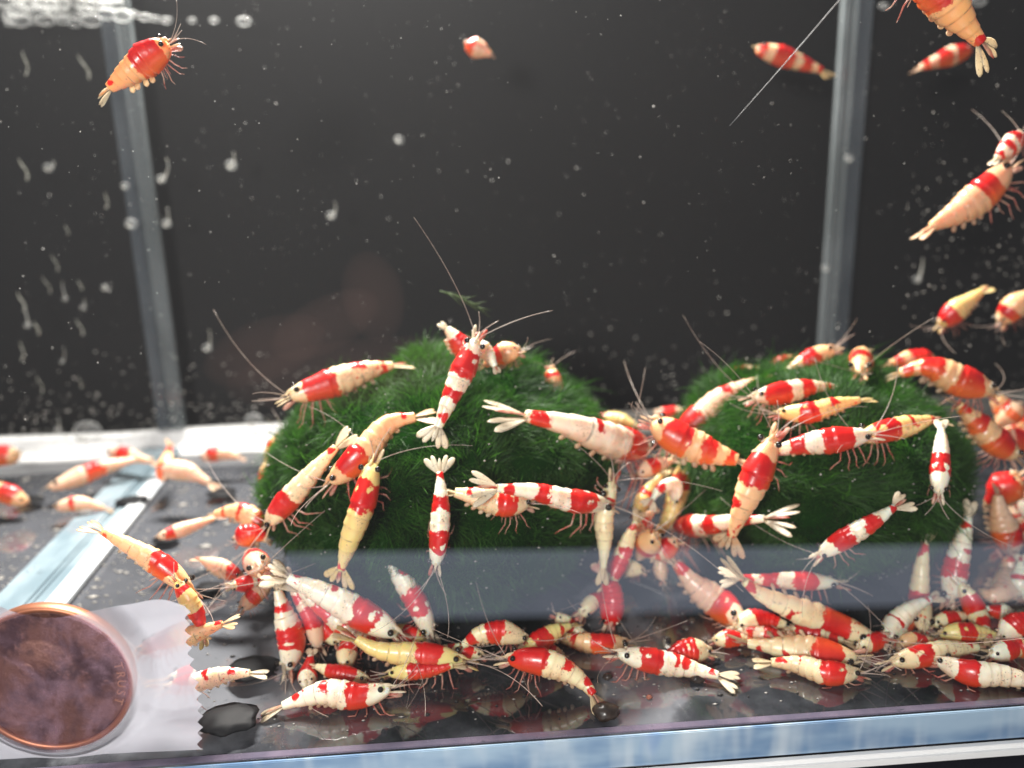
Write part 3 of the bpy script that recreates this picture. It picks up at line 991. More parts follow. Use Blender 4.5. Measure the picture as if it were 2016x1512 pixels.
 ("yellow shrimp facing right in the shade under the left moss ball", [(912,1302),(860,1296),(800,1290),(740,1279),(700,1258)], (.95,1.1), 62, (.15,-1,.35), [(.2,.42)], 'y', .4, ''),
 ("small dark red shrimp facing left under the yellow one in the shade", [(765,1326),(810,1322),(850,1319),(892,1310)], (.85,.85), 40, (0,-1,.4), [(.3,.95)], 'y', .4, 'x'),
 ("biggest glossy white shrimp sloping down right at the lower left of the left moss ball", [(782,1248),(720,1215),(642,1172),(566,1138)], (1.35,1.5), 74, (.45,-.7,.7), [(.2,.42),(.58,.66,'l'),(.92,.97,'d')], 'w', .8, 's'),
 ("white shrimp bending head down before the lower part of the left moss ball", [(848,1248),(822,1190),(785,1125),(757,1068)], (1.5,1.9), 60, (.3,0,1), [(.22,.48),(.62,.72,'l'),(.92,.97)], 'w', .7, 's'),
 ("speckled shrimp pressed under the belly of the biggest white shrimp", [(768,1272),(702,1250),(640,1206),(588,1163)], (1.6,1.75), 48, (.3,-.6,.7), [(.12,.22),(.46,.51),(.62,.82)], 'g', .4, ''),
 ("big red saddled shrimp facing down at the left end of the lower left cluster", [(566,1320),(575,1265),(560,1210),(547,1162)], (1.4,1.7), 64, (-.6,0,.8), [(.22,.56),(.74,.84)], 'g', .4, 's'),
 ("dim pink shrimp facing down beside the big red saddled one", [(628,1276),(615,1226),(592,1182),(570,1148)], (1.65,1.9), 48, (-.2,-.1,1), [(.32,.62),(.72,.82)], 'p', .4, 'x'),
 ("dim shrimp with yellow face in the shade below the biggest white shrimp", [(680,1318),(686,1274),(702,1228)], (1.45,1.7), 48, (-.5,0,.8), [(.35,.65)], 'c', .4, 'x'),
 ("small all red shrimp facing the viewer at the bottom of the lower left cluster", [(604,1350),(606,1325),(612,1290)], (1.1,1.4), 46, (-.2,-.3,.9), [(.28,.95)], 'w', .4, 'x'),
 ("white shrimp with drooping tail facing right at the bottom left of the left ball's shadow", [(768,1357),(706,1372),(642,1364),(590,1378),(556,1390)], (.55,.55), 62, (0,-1,.25), [(.2,.42),(.57,.63,'d'),(.84,.89,'d')], 'w', .25, ''),
 ("white shrimp lying half under the frosted tape, tail fan to the right", [(325,1358),(380,1346),(440,1329),(492,1325)], (.7,.7), 48, (0,-1,.4), [(.1,.36),(.5,.55,'d'),(.78,.84,'d')], 'w', .3, ''),
 ("long yellow orange shrimp diving right above the taped coin", [(374,1160),(325,1120),(268,1083),(202,1046)], (.9,1.2), 54, (.45,-.9,.35), [(.22,.44),(.93,.97)], 'o', .6, ''),
 ("red and white shrimp body squeezed beside the torn edge of the tape", [(348,1145),(368,1178),(390,1215),(400,1252)], (.75,.6), 44, (.7,-.4,.6), [(.1,.2),(.56,.9)], 'y', .3, 'nx'),
 ("orange shrimp behind the frosted tape with open tail fan to the right", [(285,1288),(338,1266),(390,1247),(438,1228)], (.6,.6), 50, (-.2,-1,.4), [(.08,.36),(.9,1,'d')], 'o', .8, ''),
 ("shrimp with white ringed face looking left at the left edge of the left moss ball", [(514,1120),(503,1106),(494,1090)], (1.8,3.0), 60, (-.4,-.5,.2), [(.3,.5)], 'p', .5, ''),
 ("small red shrimp facing left below the white ringed face", [(455,1154),(490,1148),(532,1140)], (2.0,2.2), 40, (0,-.3,1), [(.1,.55),(.68,.9)], 'w', .4, ''),
 ("banded shrimp arching behind the left flank of the left moss ball", [(505,1066),(508,1032),(470,1008),(424,1012)], (3.4,3.8), 48, (.5,-.8,.3), [(.0,.32),(.5,.6),(.8,.85)], 'o', .4, ''),
 ("pinkish red shrimp beneath the arching banded one, left of the left moss ball", [(466,1066),(498,1052),(525,1062)], (3.0,3.0), 50, (0,-1,.3), [(.05,.9)], 'p', .4, 'x'),
 ("pale peach shrimp on the dark floor left of the left moss ball", [(476,1138),(432,1117),(396,1102)], (2.7,3.0), 42, (.4,-.8,.3), [(.05,.3)], 'p', .5, ''),
 ("blurred reflected peach shrimp lying far left before the white back ledge", [(98,962),(150,942),(205,920),(268,904)], (8.0,9.0), 40, (-.2,-1,.2), [(.40,.62)], 'p', .4, 'z'),  # this and the next two: wall reflections modelled as solid shrimp
 ("blurred reflected orange shrimp at the left frame edge on the white back ledge", [(38,900),(0,898),(-40,905)], (9.6,9.6), 48, (0,-1,.2), [(.2,.5)], 'o', .4, 'z'),
 ("blurred reflected orange shrimp at the left frame edge below the white back ledge", [(52,990),(5,970),(-45,962)], (7.4,7.6), 44, (0,-1,.2), [(.2,.5)], 'o', .4, 'z'),
 ("blurred upright red and yellow shrimp at the left back corner", [(318,945),(326,915),(334,880)], (7.6,8.6), 36, (.5,0,.6), [(.0,.42),(.8,1)], 'o', .4, 'z'),
 ("blurred pale shrimp right of the left back corner with its tail to the right", [(318,928),(365,928),(412,950)], (7.3,7.0), 44, (.1,-1,.2), [(.0,.1)], 'p', .6, 'z'),
 ("orange shrimp peeping from behind the left edge of the left moss ball", [(552,858),(540,890),(524,922)], (5.2,5.0), 44, (-.9,-.2,.2), [(.2,.4)], 'o', .4, ''),
 ("thin peach shrimp stretched on the dark floor behind the arching banded one", [(312,1058),(368,1040),(422,1020)], (4.4,5.0), 32, (0,-1,.3), [(.1,.25)], 'p', .4, 'z'),
 ("orange shrimp swimming alone at the upper left with its tail fan down left", [(332,88),(290,118),(248,150),(216,174)], (3.0,3.0), 72, (-.4,-.6,.6), [(.10,.52),(.9,.97,'d')], 'O', .8, 'F'),
 ("small pale shrimp far back at the top centre", [(916,90),(944,98),(966,108)], (8.0,8.0), 42, (.2,-1,.3), [(.0,.34)], 'p', .5, 'z'),
 ("blurred red banded shrimp far back at the top, left of the right corner seam", [(1490,98),(1545,114),(1592,130),(1618,139)], (8.6,8.6), 44, (.2,-1,.2), [(.0,.12),(.24,.54),(.66,.84),(.93,1)], 'c', .9, 'z'),
 ("blurred reflected red shrimp far back behind the large orange one at the top right", [(1912,98),(1862,115),(1812,133)], (8.6,8.6), 42, (-.2,-1,.2), [(.0,.34),(.44,.68),(.84,.95)], 'p', .9, 'z'),  # mirror image modelled as a solid shrimp
 ("large bright orange shrimp diving from the top right corner, white tail fan", [(1790,-95),(1845,-15),(1893,42),(1930,84)], (1.2,1.2), 92, (.6,-.3,.7), [(.0,.52),(.95,1)], 'O', 1.0, 'F'),
 ("small red and white striped shrimp at the right, under the large orange one", [(2010,265),(1987,290),(1962,312)], (4.2,4.0), 48, (-.5,-.6,.6), [(.06,.38),(.52,.68),(.84,.95)], 'w', .3, ''),
 ("peach shrimp swimming up right below the small striped one at the right", [(1985,330),(1945,375),(1895,413),(1835,446)], (4.2,4.0), 74, (-.5,-.8,.3), [(.2,.44)], 'P', .4, ''),
 ("yellow shrimp swimming down left above the right end of the right moss ball", [(1852,640),(1890,606),(1932,574)], (5.4,5.4), 50, (-.5,-.7,.4), [(.05,.36)], 'y', .8, ''),
 ("orange yellow shrimp cut by the right frame edge beside the swimming yellow one", [(1972,634),(1996,606),(2034,575)], (5.4,5.4), 58, (-.5,-.7,.4), [(.12,.32)], 'o', .5, ''),
 ("yellow brown shrimp lying behind the gap between the moss balls", [(1255,848),(1210,830),(1165,824)], (5.8,6.2), 44, (0,-1,.3), [(.7,.9)], 'y', .4, 'z'),
 ("blurred pink banded shrimp far behind the gap between the moss balls", [(1290,815),(1335,818),(1388,812)], (7.6,7.6), 38, (0,-1,.2), [(.1,.4),(.6,.75)], 'p', .4, 'z'),
 ("red banded pale shrimp at the right frame edge beside the bright orange one", [(2036,1020),(2004,1006),(1972,1000)], (4.2,4.2), 50, (0,-1,.3), [(.2,.45),(.7,.8)], 'w', .4, 'z'),
 ("purple red shrimp under the red saddled one in the gap between the moss balls", [(1334,1066),(1302,1086),(1268,1092)], (2.5,2.6), 48, (0,-1,.5), [(.12,.45),(.6,.7)], 'p', .4, 'x'),
 ("pale translucent shrimp facing right low in the gap between the moss balls", [(1266,1124),(1240,1120),(1208,1118)], (2.6,2.7), 38, (0,-1,.4), [(.7,.8)], 'c', .4, 'x'),
 ("peach shrimp hanging head down low in the gap between the moss balls", [(1305,1144),(1300,1112),(1310,1084)], (2.7,2.9), 36, (.3,0,.9), [(.6,.7)], 'p', .4, 'x'),
 ("banded shrimp squeezed between the right moss ball and the right frame edge", [(2022,1062),(1998,1030),(1984,990)], (3.7,4.0), 46, (.8,-.4,.4), [(.2,.45),(.6,.72)], 'p', .4, 'x'),
 ("brown shadowed shrimp with red saddle tucked under the left branch of the V", [(1796,1212),(1778,1234),(1764,1266)], (1.9,1.7), 40, (-.6,-.3,.6), [(.3,.6)], 'c', .4, 'x'),
 ("red cheeked shrimp peering left from behind the bent pinkish white one", [(1688,1280),(1722,1264),(1760,1250)], (1.5,1.7), 40, (0,-1,.4), [(.25,.7)], 'c', .4, 'x'),
 ("dark red shrimp wedged between the two fluffy cream ones", [(1545,1246),(1602,1252),(1660,1262)], (1.9,1.9), 48, (0,-1,.4), [(.2,.6),(.75,.9)], 'c', .4, 'x'),
 ("shaded banded shrimp at the left end of the fluffy cream pair", [(1560,1266),(1506,1252),(1452,1242)], (2.0,2.1), 44, (0,-1,.5), [(.2,.5),(.66,.8)], 'p', .4, 'x'),
 ("shaded shrimp with red belly just left of the dim one with yellow face", [(664,1266),(640,1240),(612,1212)], (1.7,1.9), 44, (.4,-.5,.6), [(.25,.7)], 'c', .4, 'x'),
 ("red shrimp lying low under the lower left cluster, head to the right", [(722,1338),(672,1328),(622,1312)], (1.0,1.2), 44, (.1,-1,.4), [(.2,.8)], 'c', .4, 'x'),
 ("shaded cream shrimp behind the head of the biggest white shrimp", [(838,1270),(800,1250),(756,1232)], (1.5,1.8), 46, (.3,-.8,.4), [(.25,.55)], 'y', .4, 'x'),
 ("dark striped shrimp at the lower edge of the shade under the left moss ball", [(948,1290),(905,1284),(862,1276)], (1.2,1.3), 42, (0,-1,.4), [(.2,.5),(.65,.8)], 'c', .4, 'x'),
 ("dim cream shrimp between the yellow banded one and the plain pinkish red one", [(1096,1212),(1122,1236),(1156,1252)], (1.9,1.8), 40, (.4,-.8,.4), [(.3,.6)], 'c', .4, 'x'),
 ("pale shrimp high in the gap just under the big white one's snout", [(1256,935),(1286,918),(1322,908)], (3.4,3.7), 40, (0,-1,.4), [(.3,.55)], 'p', .4, 'x'),
 ("cream shrimp with red dot slanting behind the small curled one", [(1252,1012),(1276,972),(1302,936)], (3.6,3.9), 42, (-.4,-.4,.7), [(.4,.55)], 'y', .4, 'x'),
 ("pinkish shrimp nose up just above the orange faced one in the gap", [(1246,1050),(1264,1028),(1286,1006)], (3.0,3.3), 38, (.4,-.5,.6), [(.3,.6)], 'p', .4, 'x'),
 ("orange shrimp hugging the back of the left moss ball's left edge", [(536,965),(530,932),(544,898)], (4.7,5.0), 44, (-1,-.1,.3), [(.2,.5)], 'o', .4, 'x'),
 ("peach shrimp pointing down left at the left end of the lower left cluster", [(476,1198),(504,1172),(534,1150)], (1.9,2.1), 42, (-.4,-.6,.6), [(.3,.55)], 'p', .4, 'x'),
 ("small peach shrimp peeking above the big peach one behind the right moss ball", [(1366,805),(1398,788),(1436,764)], (5.0,5.2), 44, (-.4,-1,.3), [(.25,.5)], 'p', .4, 'x'),
 ("round red back of a shrimp behind the climbing orange one", [(1530,742),(1538,722),(1556,704)], (5.3,5.5), 46, (-.8,-.5,.3), [(.1,.9)], 'o', .4, 'x'),
 ("peach banded shrimp behind the ends of the two crawling ones at the right edge", [(2030,1010),(1998,985),(1968,955)], (4.4,4.6), 60, (.5,-.7,.3), [(.2,.45),(.6,.8)], 'p', .4, 'z'),
 ("red shouldered shrimp sitting in the lower right pile beneath the white headed one", [(1950,1292),(1985,1280),(2030,1272)], (1.1,1.1), 46, (-.1,-1,.4), [(.3,.7)], 'w', .4, 'x'),
 ("shaded orange banded shrimp nose to nose with the dim yellow banded one", [(1108,1292),(1072,1283),(1036,1272)], (1.2,1.4), 40, (0,-1,.4), [(.2,.5),(.65,.8)], 'o', .4, 'x'),
 ("dark saddled shrimp buried in the lower right pile under the V, head to the left", [(1836,1228),(1870,1220),(1906,1212)], (1.9,1.9), 40, (0,-1,.4), [(.25,.6)], 'c', .4, 'x'),
 ("small peach shrimp at the right frame edge above the bright orange one", [(2014,800),(1988,816),(1962,842)], (4.6,4.8), 50, (.6,-.6,.3), [(.2,.45)], 'p', .4, 'z'),
 ("blurred red backed shrimp lying just behind the top of the right moss ball", [(1842,716),(1800,706),(1752,716)], (5.2,5.2), 44, (0,-1,.2), [(.2,.6),(.75,.9)], 'o', .4, 'z'),
 ("blurred peach shrimp behind the upper left of the right moss ball, above the others", [(1428,752),(1466,738),(1506,728)], (5.6,5.8), 42, (-.3,-1,.2), [(.2,.5)], 'p', .4, 'z'),
 ("blurred reflected pale orange shrimp on the white back ledge beyond the left back corner", [(215,893),(252,897),(296,908)], (9.4,9.0), 36, (0,-1,.2), [(.3,.55)], 'p', .4, 'z'),  # this and the next two: more reflections modelled as solid shrimp
 ("blurred reflected pale shrimp between the pale floor seam and the far left frame edge", [(110,1000),(155,992),(205,1000)], (7.0,7.2), 34, (0,-1,.2), [(.3,.4)], 'p', .4, 'z'),
 ("blurred reflected peach shrimp by the glare ledge midway between corner seam and left moss ball", [(398,902),(432,893),(470,900)], (9.0,9.0), 34, (0,-1,.2), [(.2,.5)], 'p', .4, 'z'),
 ("red shrimp tucked between the peach one and the fluffy cream pair", [(1405,1262),(1440,1258),(1480,1262)], (1.5,1.5), 40, (0,-1,.4), [(.25,.7)], 'c', .4, 'x'),
]
for i, row in enumerate(SHRIMP):
    shrimp(*row, seed=i)

# ------------------------------------------------------------------ coin and tape on the outside of the pane
def mat_coin():
    t = NT('tarnished_copper')
    vec = t.obj()
    c = t.mix(t.smooth(t.noise(2.6, 4, vec, .6), .40, .62), c4(.15, .066, .046), c4(.040, .018, .020))
    c = t.mix(t.math('MULTIPLY', t.smooth(t.noise(7, 4, vec, .7), .55, .72), .6), c, c4(.28, .14, .12))
    b = t.bsdf(c, .42, Metallic=.55)
    t.l(t.bump(t.noise(7, 6, vec, .7), .6, .04), b.inputs['Normal'])
    return t.done(b)


M_COIN = mat_coin()
M_RIM = simple('bright_copper', c4(.40, .16, .09), .45, Metallic=.8)
M_LET = simple('worn_copper', c4(.42, .20, .12), .35, Metallic=.4)
YC = -.315
cc = at(98, 1340, YC - .14)
RC = (at(98, 1198, YC - .14)[2] - at(98, 1481, YC - .14)[2]) / 2
coin = empty('coin', (cc[0], YC, cc[2]), 'copper coin taped to the outside of the tank at the lower left corner', 'coin')


def lathe(prof, n=96):
    V, F = [], []
    for r, y in prof:
        for j in range(n):
            a = 2 * math.pi * j / n
            V.append((r * math.cos(a), y, r * math.sin(a)))
    for i in range(len(prof) - 1):
        for j in range(n):
            F.append((i * n + j, i * n + (j + 1) % n, (i + 1) * n + (j + 1) % n, (i + 1) * n + j))
    return V, F


V, F = lathe([(RC * .93, 0), (RC * .93, -.118)] + [(RC * .93 * (1 - k / 40), -.118) for k in range(1, 40)] + [(.001, -.118)])
V = np.array(V)
for i, p in enumerate(V):
    r = math.hypot(p[0], p[2])
    if p[1] < -.1 and r < RC * .72:
        q = Vector((p[0] * 2.1, 3.3, p[2] * 2.1))
        lobe = max(0, 1 - ((p[0] + .12) / .42) ** 2 - ((p[2] + .02) / .5) ** 2) ** .5
        V[i, 1] -= (.034 * lobe + .020 * mnoise.noise(q * 1.6) * min(1, (RC * .72 - r) * 6))
mesh_obj('disc', V, F, M_COIN, coin)
V, F = lathe([(RC * .925, -.10), (RC * .93, -.135), (RC * .95, -.15), (RC * .985, -.15), (RC, -.135), (RC, -.015), (RC * .985, 0)])
mesh_obj('rim', V, F, M_RIM, coin)
V, F = tube_geo([(-.21, -.11, .155), (-.21, -.15, .155), (-.21, -.160, .155)], [.085, .082, .06], 20)
mesh_obj('knob', V, F, M_COIN, coin, smooth=False)
for k, ch in enumerate("TRUST"):
    fc = bpy.data.curves.new('letter', 'FONT')
    fc.body = ch
    fc.size = .135
    fc.extrude = .008
    fc.align_x = 'CENTER'
    tmp = bpy.data.objects.new('letter_curve', fc)
    me = bpy.data.meshes.new_from_object(tmp)
    bpy.data.objects.remove(tmp)
    me.materials.append(M_LET)
    o = bpy.data.objects.new('letter', me)
    COL.objects.link(o)
    o.parent = coin
    a = math.radians(9 - 8.5 * k)
    rr = RC * .80
    o.location = (rr * math.cos(a), -.124, rr * math.sin(a))
    # letter x runs clockwise, letter y points outward, face towards -y
    xd = Vector((math.sin(a), 0, -math.cos(a)))
    yd = Vector((math.cos(a), 0, math.sin(a)))
    zd = xd.cross(yd)
    o.rotation_euler = Matrix((xd, yd, zd)).transposed().to_euler()


def mat_tape():
    t = NT('frosted_tape')
    vec = t.obj()
    ln = t.n('ShaderNodeVectorMath', operation='LENGTH')
    mp = t.n('ShaderNodeMapping')
    mp.inputs['Scale'].default_value = (1, .01, 1)
    t.l(vec, mp.inputs['Vector'])
    t.l(mp.outputs[0], ln.inputs[0])
    inside = t.smooth(ln.outputs['Value'], RC * 1.02, RC * .97)
    n = t.noise(1.5, 5, vec, .65, .6)
    patch = t.math('ADD', t.math('MULTIPLY', t.smooth(n, .42, .66), .34), .10)
    f = t.n('ShaderNodeMix', data_type='FLOAT')
    t.l(inside, f.inputs[0])
    f.inputs[2].default_value = .46
    t.l(patch, f.inputs[3])
    col = t.mix(inside, c4(.60, .60, .68), c4(.56, .36, .46))
    d = t.bsdf(col, .38)
    tl = t.n('ShaderNodeBsdfTranslucent')
    t.l(col, tl.inputs[0])
    m0 = t.n('ShaderNodeMixShader')
    m0.inputs[0].default_value = .45
    t.l(d.outputs[0], m0.inputs[1])
    t.l(tl.outputs[0], m0.inputs[2])
    rf = t.n('ShaderNodeBsdfRefraction')
    rf.inputs['Roughness'].default_value = .16
    rf.inputs['IOR'].default_value = 1.12
    tp = t.n('ShaderNodeBsdfTransparent')
    m1 = t.n('ShaderNodeMixShader')
    t.l(t.math('MAXIMUM', inside, .35), m1.inputs[0])
    t.l(rf.outputs[0], m1.inputs[1])
    t.l(tp.outputs[0], m1.inputs[2])
    m = t.n('ShaderNodeMixShader')
    t.l(f.outputs[0], m.inputs[0])
    t.l(m1.outputs[0], m.inputs[1])
    t.l(m0.outputs[0], m.inputs[2])
    t.l(t.bump(t.noise(3.5, 4, vec, .6, .8), .35, .03), d.inputs['Normal'])
    return t.done(m)


NU, NV = 110, 96
V, F = [], []
tl_, tr_ = at(-160, 1186, YC), at(378, 1192, YC)
bl_, br_ = at(-160, 1502, YC), at(404, 1474, YC)
for j in range(NV):
    v = j / (NV - 1)
    for i in range(NU):
        u = i / (NU - 1)
        p = (tl_ * (1 - u) + tr_ * u) * (1 - v) + (bl_ * (1 - u) + br_ * u) * v
        zig = abs(((v * 12.5) % 1) - .5) * 2
        p = p + np.array([-.075 * zig ** .7 - .03 * math.sin(v * 7), 0, 0]) * max(0, (u - .9) / .1)
        if v < .12:
            p[2] += (.05 * math.sin(u * 9.0) + .02 * math.sin(u * 23)) * (1 - v / .12)
        r = math.hypot(p[0] - cc[0], p[2] - cc[2])
        k = min(1, max(0, (RC + .26 - r) / .26))
        k = k * k * (3 - 2 * k)
        wr = .012 * mnoise.noise(Vector((p[0] * 2.2, 0, p[2] * 2.2)))
        p[1] = YC - .008 - .168 * k + wr * (1 - k) * .6 - abs(wr) * k
        V.append(p - np.array([cc[0], YC, cc[2]]))
for j in range(NV - 1):
    for i in range(NU - 1):
        a = j * NU + i
        F.append((a, a + 1, a + NU + 1, a + NU))
o = mesh_obj('tape', V, F, mat_tape(), loc=(cc[0], YC, cc[2]))
tag(o, 'frosted clear tape with pinked torn edge holding the coin against the tank', 'tape')

# ------------------------------------------------------------------ specks, bubbles and litter
OCT = np.array([(1, 0, 0), (-1, 0, 0), (0, 1, 0), (0, -1, 0), (0, 0, 1), (0, 0, -1)], float)
OF = np.array([(0, 2, 4), (2, 1, 4), (1, 3, 4), (3, 0, 4), (2, 0, 5), (1, 2, 5), (3, 1, 5), (0, 3, 5)])


def specks(name, label, pts, sizes, mat, kind='stuff'):
    n = len(pts)
    V = (pts[:, None, :] + OCT[None] * sizes[:, None, :]).reshape(-1, 3)
    F = (OF[None] + (np.arange(n) * 6)[:, None, None]).reshape(-1, 3)
    o = mesh_obj(name, V, F, mat, smooth=True)
    tag(o, label, None, None, kind)
    return o


M_SPECK = simple('speck', c4(.72, .70, .66), .6)
M_SPECKD = simple('speck_dim', c4(.36, .34, .31), .8)
g = np.random.default_rng(11)
P_, S_ = [], []
for _ in range(1500):
    Y = g.uniform(2.2, 10.5)
    P_.append(at(g.uniform(-20, 2036), g.uniform(-20, 900), Y))
    k = g.lognormal(0, .45) * .0028 * (Y + 9) / 12
    S_.append((k * g.uniform(.7, 2), k, k * g.uniform(.7, 1.6)))
specks('floating_specks', 'tiny pale specks floating in the water', np.array(P_), np.array(S_), M_SPECK)
P_, S_ = [], []
for _ in range(750):
    yy = 870 - abs(g.normal(0, 75))
    xx = g.choice([g.uniform(0, 620), g.uniform(1000, 2016)])
    yy = yy - (xx - 300) * .05 + 10
    P_.append(at(xx, yy, g.uniform(10.2, 11.0)))
    k = g.uniform(.008, .020)
    S_.append((k * g.uniform(1.2, 3.2), k, k * g.uniform(.8, 1.3)))
for _ in range(170):
    P_.append(at(g.uniform(1780, 2030), g.normal(520, 150), g.uniform(5.5, 10.5)))
    k = g.uniform(.007, .017)
    S_.append((k * g.uniform(1, 2), k, k * g.uniform(1, 2)))
for _ in range(800):
    p = on_floor(g.uniform(0, 540), g.uniform(930, 1200))
    P_.append((p[0], p[1], .01))
    k = g.lognormal(-4.0, .5)
    S_.append((k * g.uniform(1, 2.2), k, .012))
for _ in range(330):
    p = on_floor(g.uniform(380, 2016), g.uniform(1200, 1440))
    if p[1] < .05:
        continue
    P_.append((p[0], p[1], .008))
    k = g.uniform(.005, .018)
    S_.append((k * g.uniform(1, 2.6), k, .008))
for b, (c, r) in BALLS.items():
    for _ in range(190):
        d_ = unit(g.normal(size=3))
        d_[1] = -abs(d_[1])
        P_.append(c + d_ * (r + .03) + np.array([0, 0, 0]))
        k = g.uniform(.006, .016)
        S_.append((k * g.uniform(1, 1.8), k, k))
specks('settled_specks', 'beige specks settled on the back wall and floor', np.array(P_), np.array(S_), M_SPECKD)
P_, S_ = [], []
for _ in range(170):
    p = on_floor(g.uniform(380, 2016), g.uniform(1000, 1420))
    if p[1] < .05:
        continue
    P_.append((p[0], p[1], .01))
    k = g.uniform(.010, .034)
    S_.append((k * g.uniform(1, 1.8), k, .015))
specks('dark_grit', 'black grit scattered on the tank floor', np.array(P_), np.array(S_), simple('grit', c4(.02, .018, .016), .7))


def mat_bubble():
    t = NT('air_bubble')
    lw = t.n('ShaderNodeLayerWeight')
    lw.inputs['Blend'].default_value = .45
    f = t.smooth(lw.outputs['Facing'], .25, 1.0)
    b = t.bsdf(c4(.85, .86, .84), .08)
    tp = t.n('ShaderNodeBsdfTransparent')
    m = t.n('ShaderNodeMixShader')
    t.l(t.math('ADD', t.math('MULTIPLY', f, .55), .10), m.inputs[0])
    t.l(tp.outputs[0], m.inputs[1])
    t.l(b.outputs[0], m.inputs[2])
    return t.done(m)


M_BUB = mat_bubble()
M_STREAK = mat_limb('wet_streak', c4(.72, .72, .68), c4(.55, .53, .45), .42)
M_STREAK2 = mat_limb('thin_streak', c4(.62, .62, .55), c4(.45, .44, .36), .4)
BUB = [(95, 330, 10, .5, 'at the far left under the foam'), (318, 352, 9, 1.5, 'just right of the left corner seam, upper one'),
       (455, 325, 11, .8, 'brightest one right of the left corner seam'), (328, 440, 9, 1.2, 'just right of the left corner seam, lower one'),
       (652, 424, 9, 1.0, 'left of the dark centre of the backdrop'), (246, 366, 8, 0, 'on the left corner seam, upper one'),
       (258, 440, 12, 0, 'on the left corner seam, lower one'), (54, 640, 7, 2.2, 'long one at the far left, mid height'),
       (128, 588, 6, 2.0, 'long slanting one at the left, mid height'), (207, 566, 8, .3, 'round one left of the left corner seam'),
       (163, 605, 6, 1.0, 'glinting one left of the left corner seam'), (172, 850, 27, .0, 'large one resting above the white ledge at left'),
       (113, 846, 8, 1.2, 'small one beside the large one on the white ledge'), (408, 685, 9, 1.4, 'right of the left corner seam near the ledge'),
       (785, 275, 9, .0, 'alone in the upper middle of the backdrop'), (122, 712, 5, 2.0, 'thin one at the left above the ledge'),
       (1806, 550, 9, 1.6, 'right of the right corner seam, mid height'), (1671, 312, 9, 0, 'on the right corner seam, upper one'),
       (1625, 528, 8, 0, 'on the right corner seam, lower one'), (500, 828, 18, 0, 'beside the left edge of the left moss ball')]
for px, py, r, tail, lab in BUB:
    c = at(px, py, 10.6)
    sc = (c - CAM) @ FWD / FPX
    root = empty('air_bubble', c, 'clear air bubble on the glass, ' + lab, 'bubble', 'air bubbles clinging to the back wall')
    V, F = sphere_geo(r * sc, 16, 10, (1, .6, .8))
    mesh_obj('bubble_skin', V, F, M_BUB, root)
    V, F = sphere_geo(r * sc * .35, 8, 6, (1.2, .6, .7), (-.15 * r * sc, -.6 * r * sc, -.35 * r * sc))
    mesh_obj('glint', V, F, M_STREAK, root)  # highlight on the bubble put in as a small pale bead
    if tail:
        t = np.linspace(0, 1, 9)
        bend = g.uniform(-.6, 1.6)
        pts = np.stack([r * sc * (bend * np.sin(t * 2.2) + .3), -t * 0, r * sc * (t * tail * 3 - .2)], 1)
        V, F = tube_geo(pts, r * sc * np.linspace(.34, .08, 9), 7)
        mesh_obj('tail', V, F, M_STREAK, root)
for i in range(14):
    px, py = g.uniform(10, 215), g.uniform(90, 760)
    c = at(px, py, 10.8)
    sc = (c - CAM) @ FWD / FPX
    t = np.linspace(0, 1, 7)
    ln = g.uniform(14, 46) * sc
    pts = np.stack([g.uniform(-.3, .3) * ln * t + .1 * ln * np.sin(t * 5), 0 * t, ln * (t - .5)], 1)
    V, F = tube_geo(pts, sc * g.uniform(1.1, 2.2) * np.array([1.0, 1.25, .9, .6, .8, .5, .2]), 7)
    tag(mesh_obj('water_streak', V, F, M_STREAK2, loc=c), 'short pale vertical water streak on the glass at the far left', 'water streak', 'water streaks on the glass at the left')
# foam at the water line, upper left
M_FOAM = mat_bubble()
k = 0
FOAM = []
for row, (y0, n, x1) in enumerate([(-14, 12, 250), (6, 11, 240), (26, 9, 250), (40, 6, 210)]):
    for i in range(n):
        FOAM.append((x1 * (i + g.uniform(.1, .8)) / n, y0 + g.uniform(-6, 6), g.uniform(10, 19)))
FOAM += [(262, 28, 9), (285, 34, 10), (305, 37, 8), (327, 40, 9), (378, 40, 7), (421, 40, 8), (480, 42, 12), (18, 46, 8), (65, 43, 8), (1925, 2, 14), (1740, 12, 8)]
for i, (px, py, r) in enumerate(FOAM):
    c = at(px, py, 10.7 + g.uniform(-.2, .2))
    sc = (c - CAM) @ FWD / FPX
    V, F = sphere_geo(r * sc, 14, 9, (1.25, .8, .72))
    o = mesh_obj('foam_bubble', V, F, M_FOAM, loc=c)
    lab = 'pale foam bubble packed in the foam at the upper left water line' if i < 38 else \
        ('foam bubble in the sparse row trailing right from the foam' if i < 45 else
         ('lone foam bubble just under the packed foam' if i < 47 else 'lone foam bubble at the top edge on the right'))
    tag(o, lab, 'bubble', ['packed foam bubbles', 'trailing foam bubbles', 'loose bubbles under the foam', 'bubbles at the top right'][0 if i < 38 else 1 if i < 45 else 2 if i < 47 else 3])


def lump(px, py, r, label, mat, name='food_pellet', cat='pellet', sq=.8):
    c = on_floor(px, py)
    sc = (c - CAM) @ FWD / FPX
    bm = bmesh.new()
    bmesh.ops.create_icosphere(bm, subdivisions=3, radius=r * sc)
    for v in bm.verts:
        k = 1 + .28 * mnoise.noise(v.co * (1.6 / (r * sc)) + Vector((px, py, 0))) + .1 * mnoise.noise(v.co * (4 / (r * sc)))
        v.co = Vector((v.co.x * k * 1.15, v.co.y * k, v.co.z * k * sq + r * sc * .6))
    me = bpy.data.meshes.new(name)
    bm.to_mesh(me)
    bm.free()
    me.polygons.foreach_set('use_smooth', [True] * len(me.polygons))
    me.materials.append(mat)
    o = bpy.data.objects.new(name, me)
    COL.objects.link(o)
    o.location = (c[0], c[1], 0)
    tag(o, label, cat)


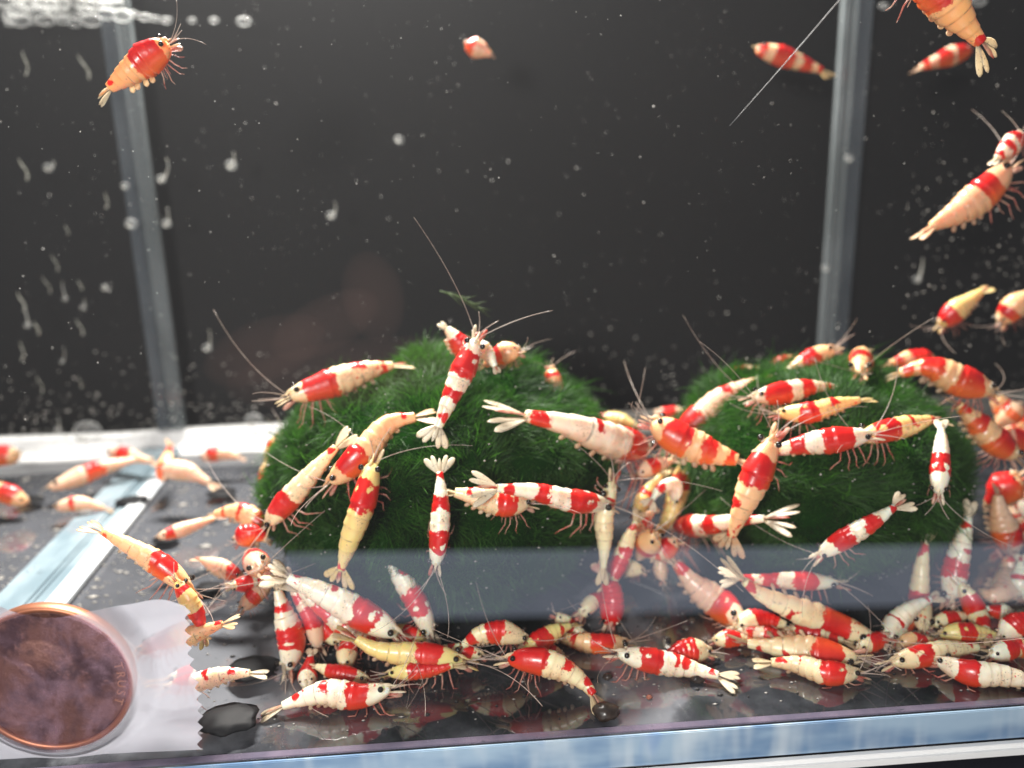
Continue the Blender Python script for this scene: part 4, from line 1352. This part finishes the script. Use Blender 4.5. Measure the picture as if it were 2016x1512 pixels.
M_PEL = mat_limb('pellet', c4(.022, .016, .013), c4(.05, .035, .028), 1.0)
lump(1192, 1412, 22, 'large dark food pellet by the front pane near a drooping tail fan', M_PEL)
lump(1372, 1342, 12, 'dark food pellet under the tail of the spotted shrimp', M_PEL)
lump(1196, 1336, 8, 'small dark food pellet left of the spotted shrimp', M_PEL)
lump(1316, 1262, 5, 'tiny black pellet on the open floor between the moss balls', M_PEL)
lump(1278, 1375, 5, 'tiny reddish crumb on the open floor near the front pane', simple('crumb', c4(.3, .1, .06), .7), 'crumb', 'crumb')
M_BLOB = simple('black_blob', c4(.006, .006, .007), .6, Specular_IOR_Level=.15)  # flat black ovals lying on the floor
for px, py, r, lab in [(500, 1338, 42, 'under the tail of the half taped white shrimp'), (452, 1440, 50, 'beside the lower torn edge of the tape'),
                       (438, 984, 24, 'left of the left moss ball, farthest back'), (262, 1000, 26, 'beyond the pale floor seam'),
                       (412, 1168, 22, 'left of the lower left shrimp cluster'), (330, 1072, 22, 'beside the white floor seam strip'),
                       (60, 1000, 24, 'at the far left, near the frame edge')]:
    lump(px, py, r, 'smooth flat black blob ' + lab, M_BLOB, 'black_blob', 'blob', .22)
# loose moss strand, thread
ms = empty('moss_strand', at(900, 592, 4.0), 'loose feathery strand of moss drifting above the left moss ball', 'moss strand')
org = np.array(ms.location)
A, B = at(866, 573, 4.0) - org, at(952, 612, 4.0) - org
M_STR = simple('strand', c4(.07, .12, .03), .6)
t = np.linspace(0, 1, 10)[:, None]
main = A + (B - A) * t + np.array([0, 0, .05]) * np.sin(t * 3)
V, F = tube_geo(main, np.linspace(.011, .004, 10), 5)
mesh_obj('stem', V, F, M_STR, ms)
for i in range(1, 9):
    for sg in (1, -1):
        d_ = unit(B - A) + np.array([0, g.uniform(-.5, .5), sg * g.uniform(.15, .7)])
        p = main[i]
        V, F = tube_geo([p, p + d_ * .09, p + d_ * .2 + np.array([.02, 0, 0])], [.006, .005, .002], 4)
        mesh_obj('branchlet', V, F, M_STR, ms)
t = np.linspace(0, 1, 12)[:, None]
A, B = at(1665, -15, 2.2), at(1436, 248, 2.2)
V, F = tube_geo(A + (B - A) * t + np.array([.03, 0, .02]) * np.sin(t * 3), np.linspace(.010, .003, 12), 5)
o = mesh_obj('thread', V, F, mat_limb('thread', c4(.30, .31, .32), c4(.2, .2, .2), .6))
tag(o, 'long thin grey thread slanting across the upper right of the tank', 'thread')
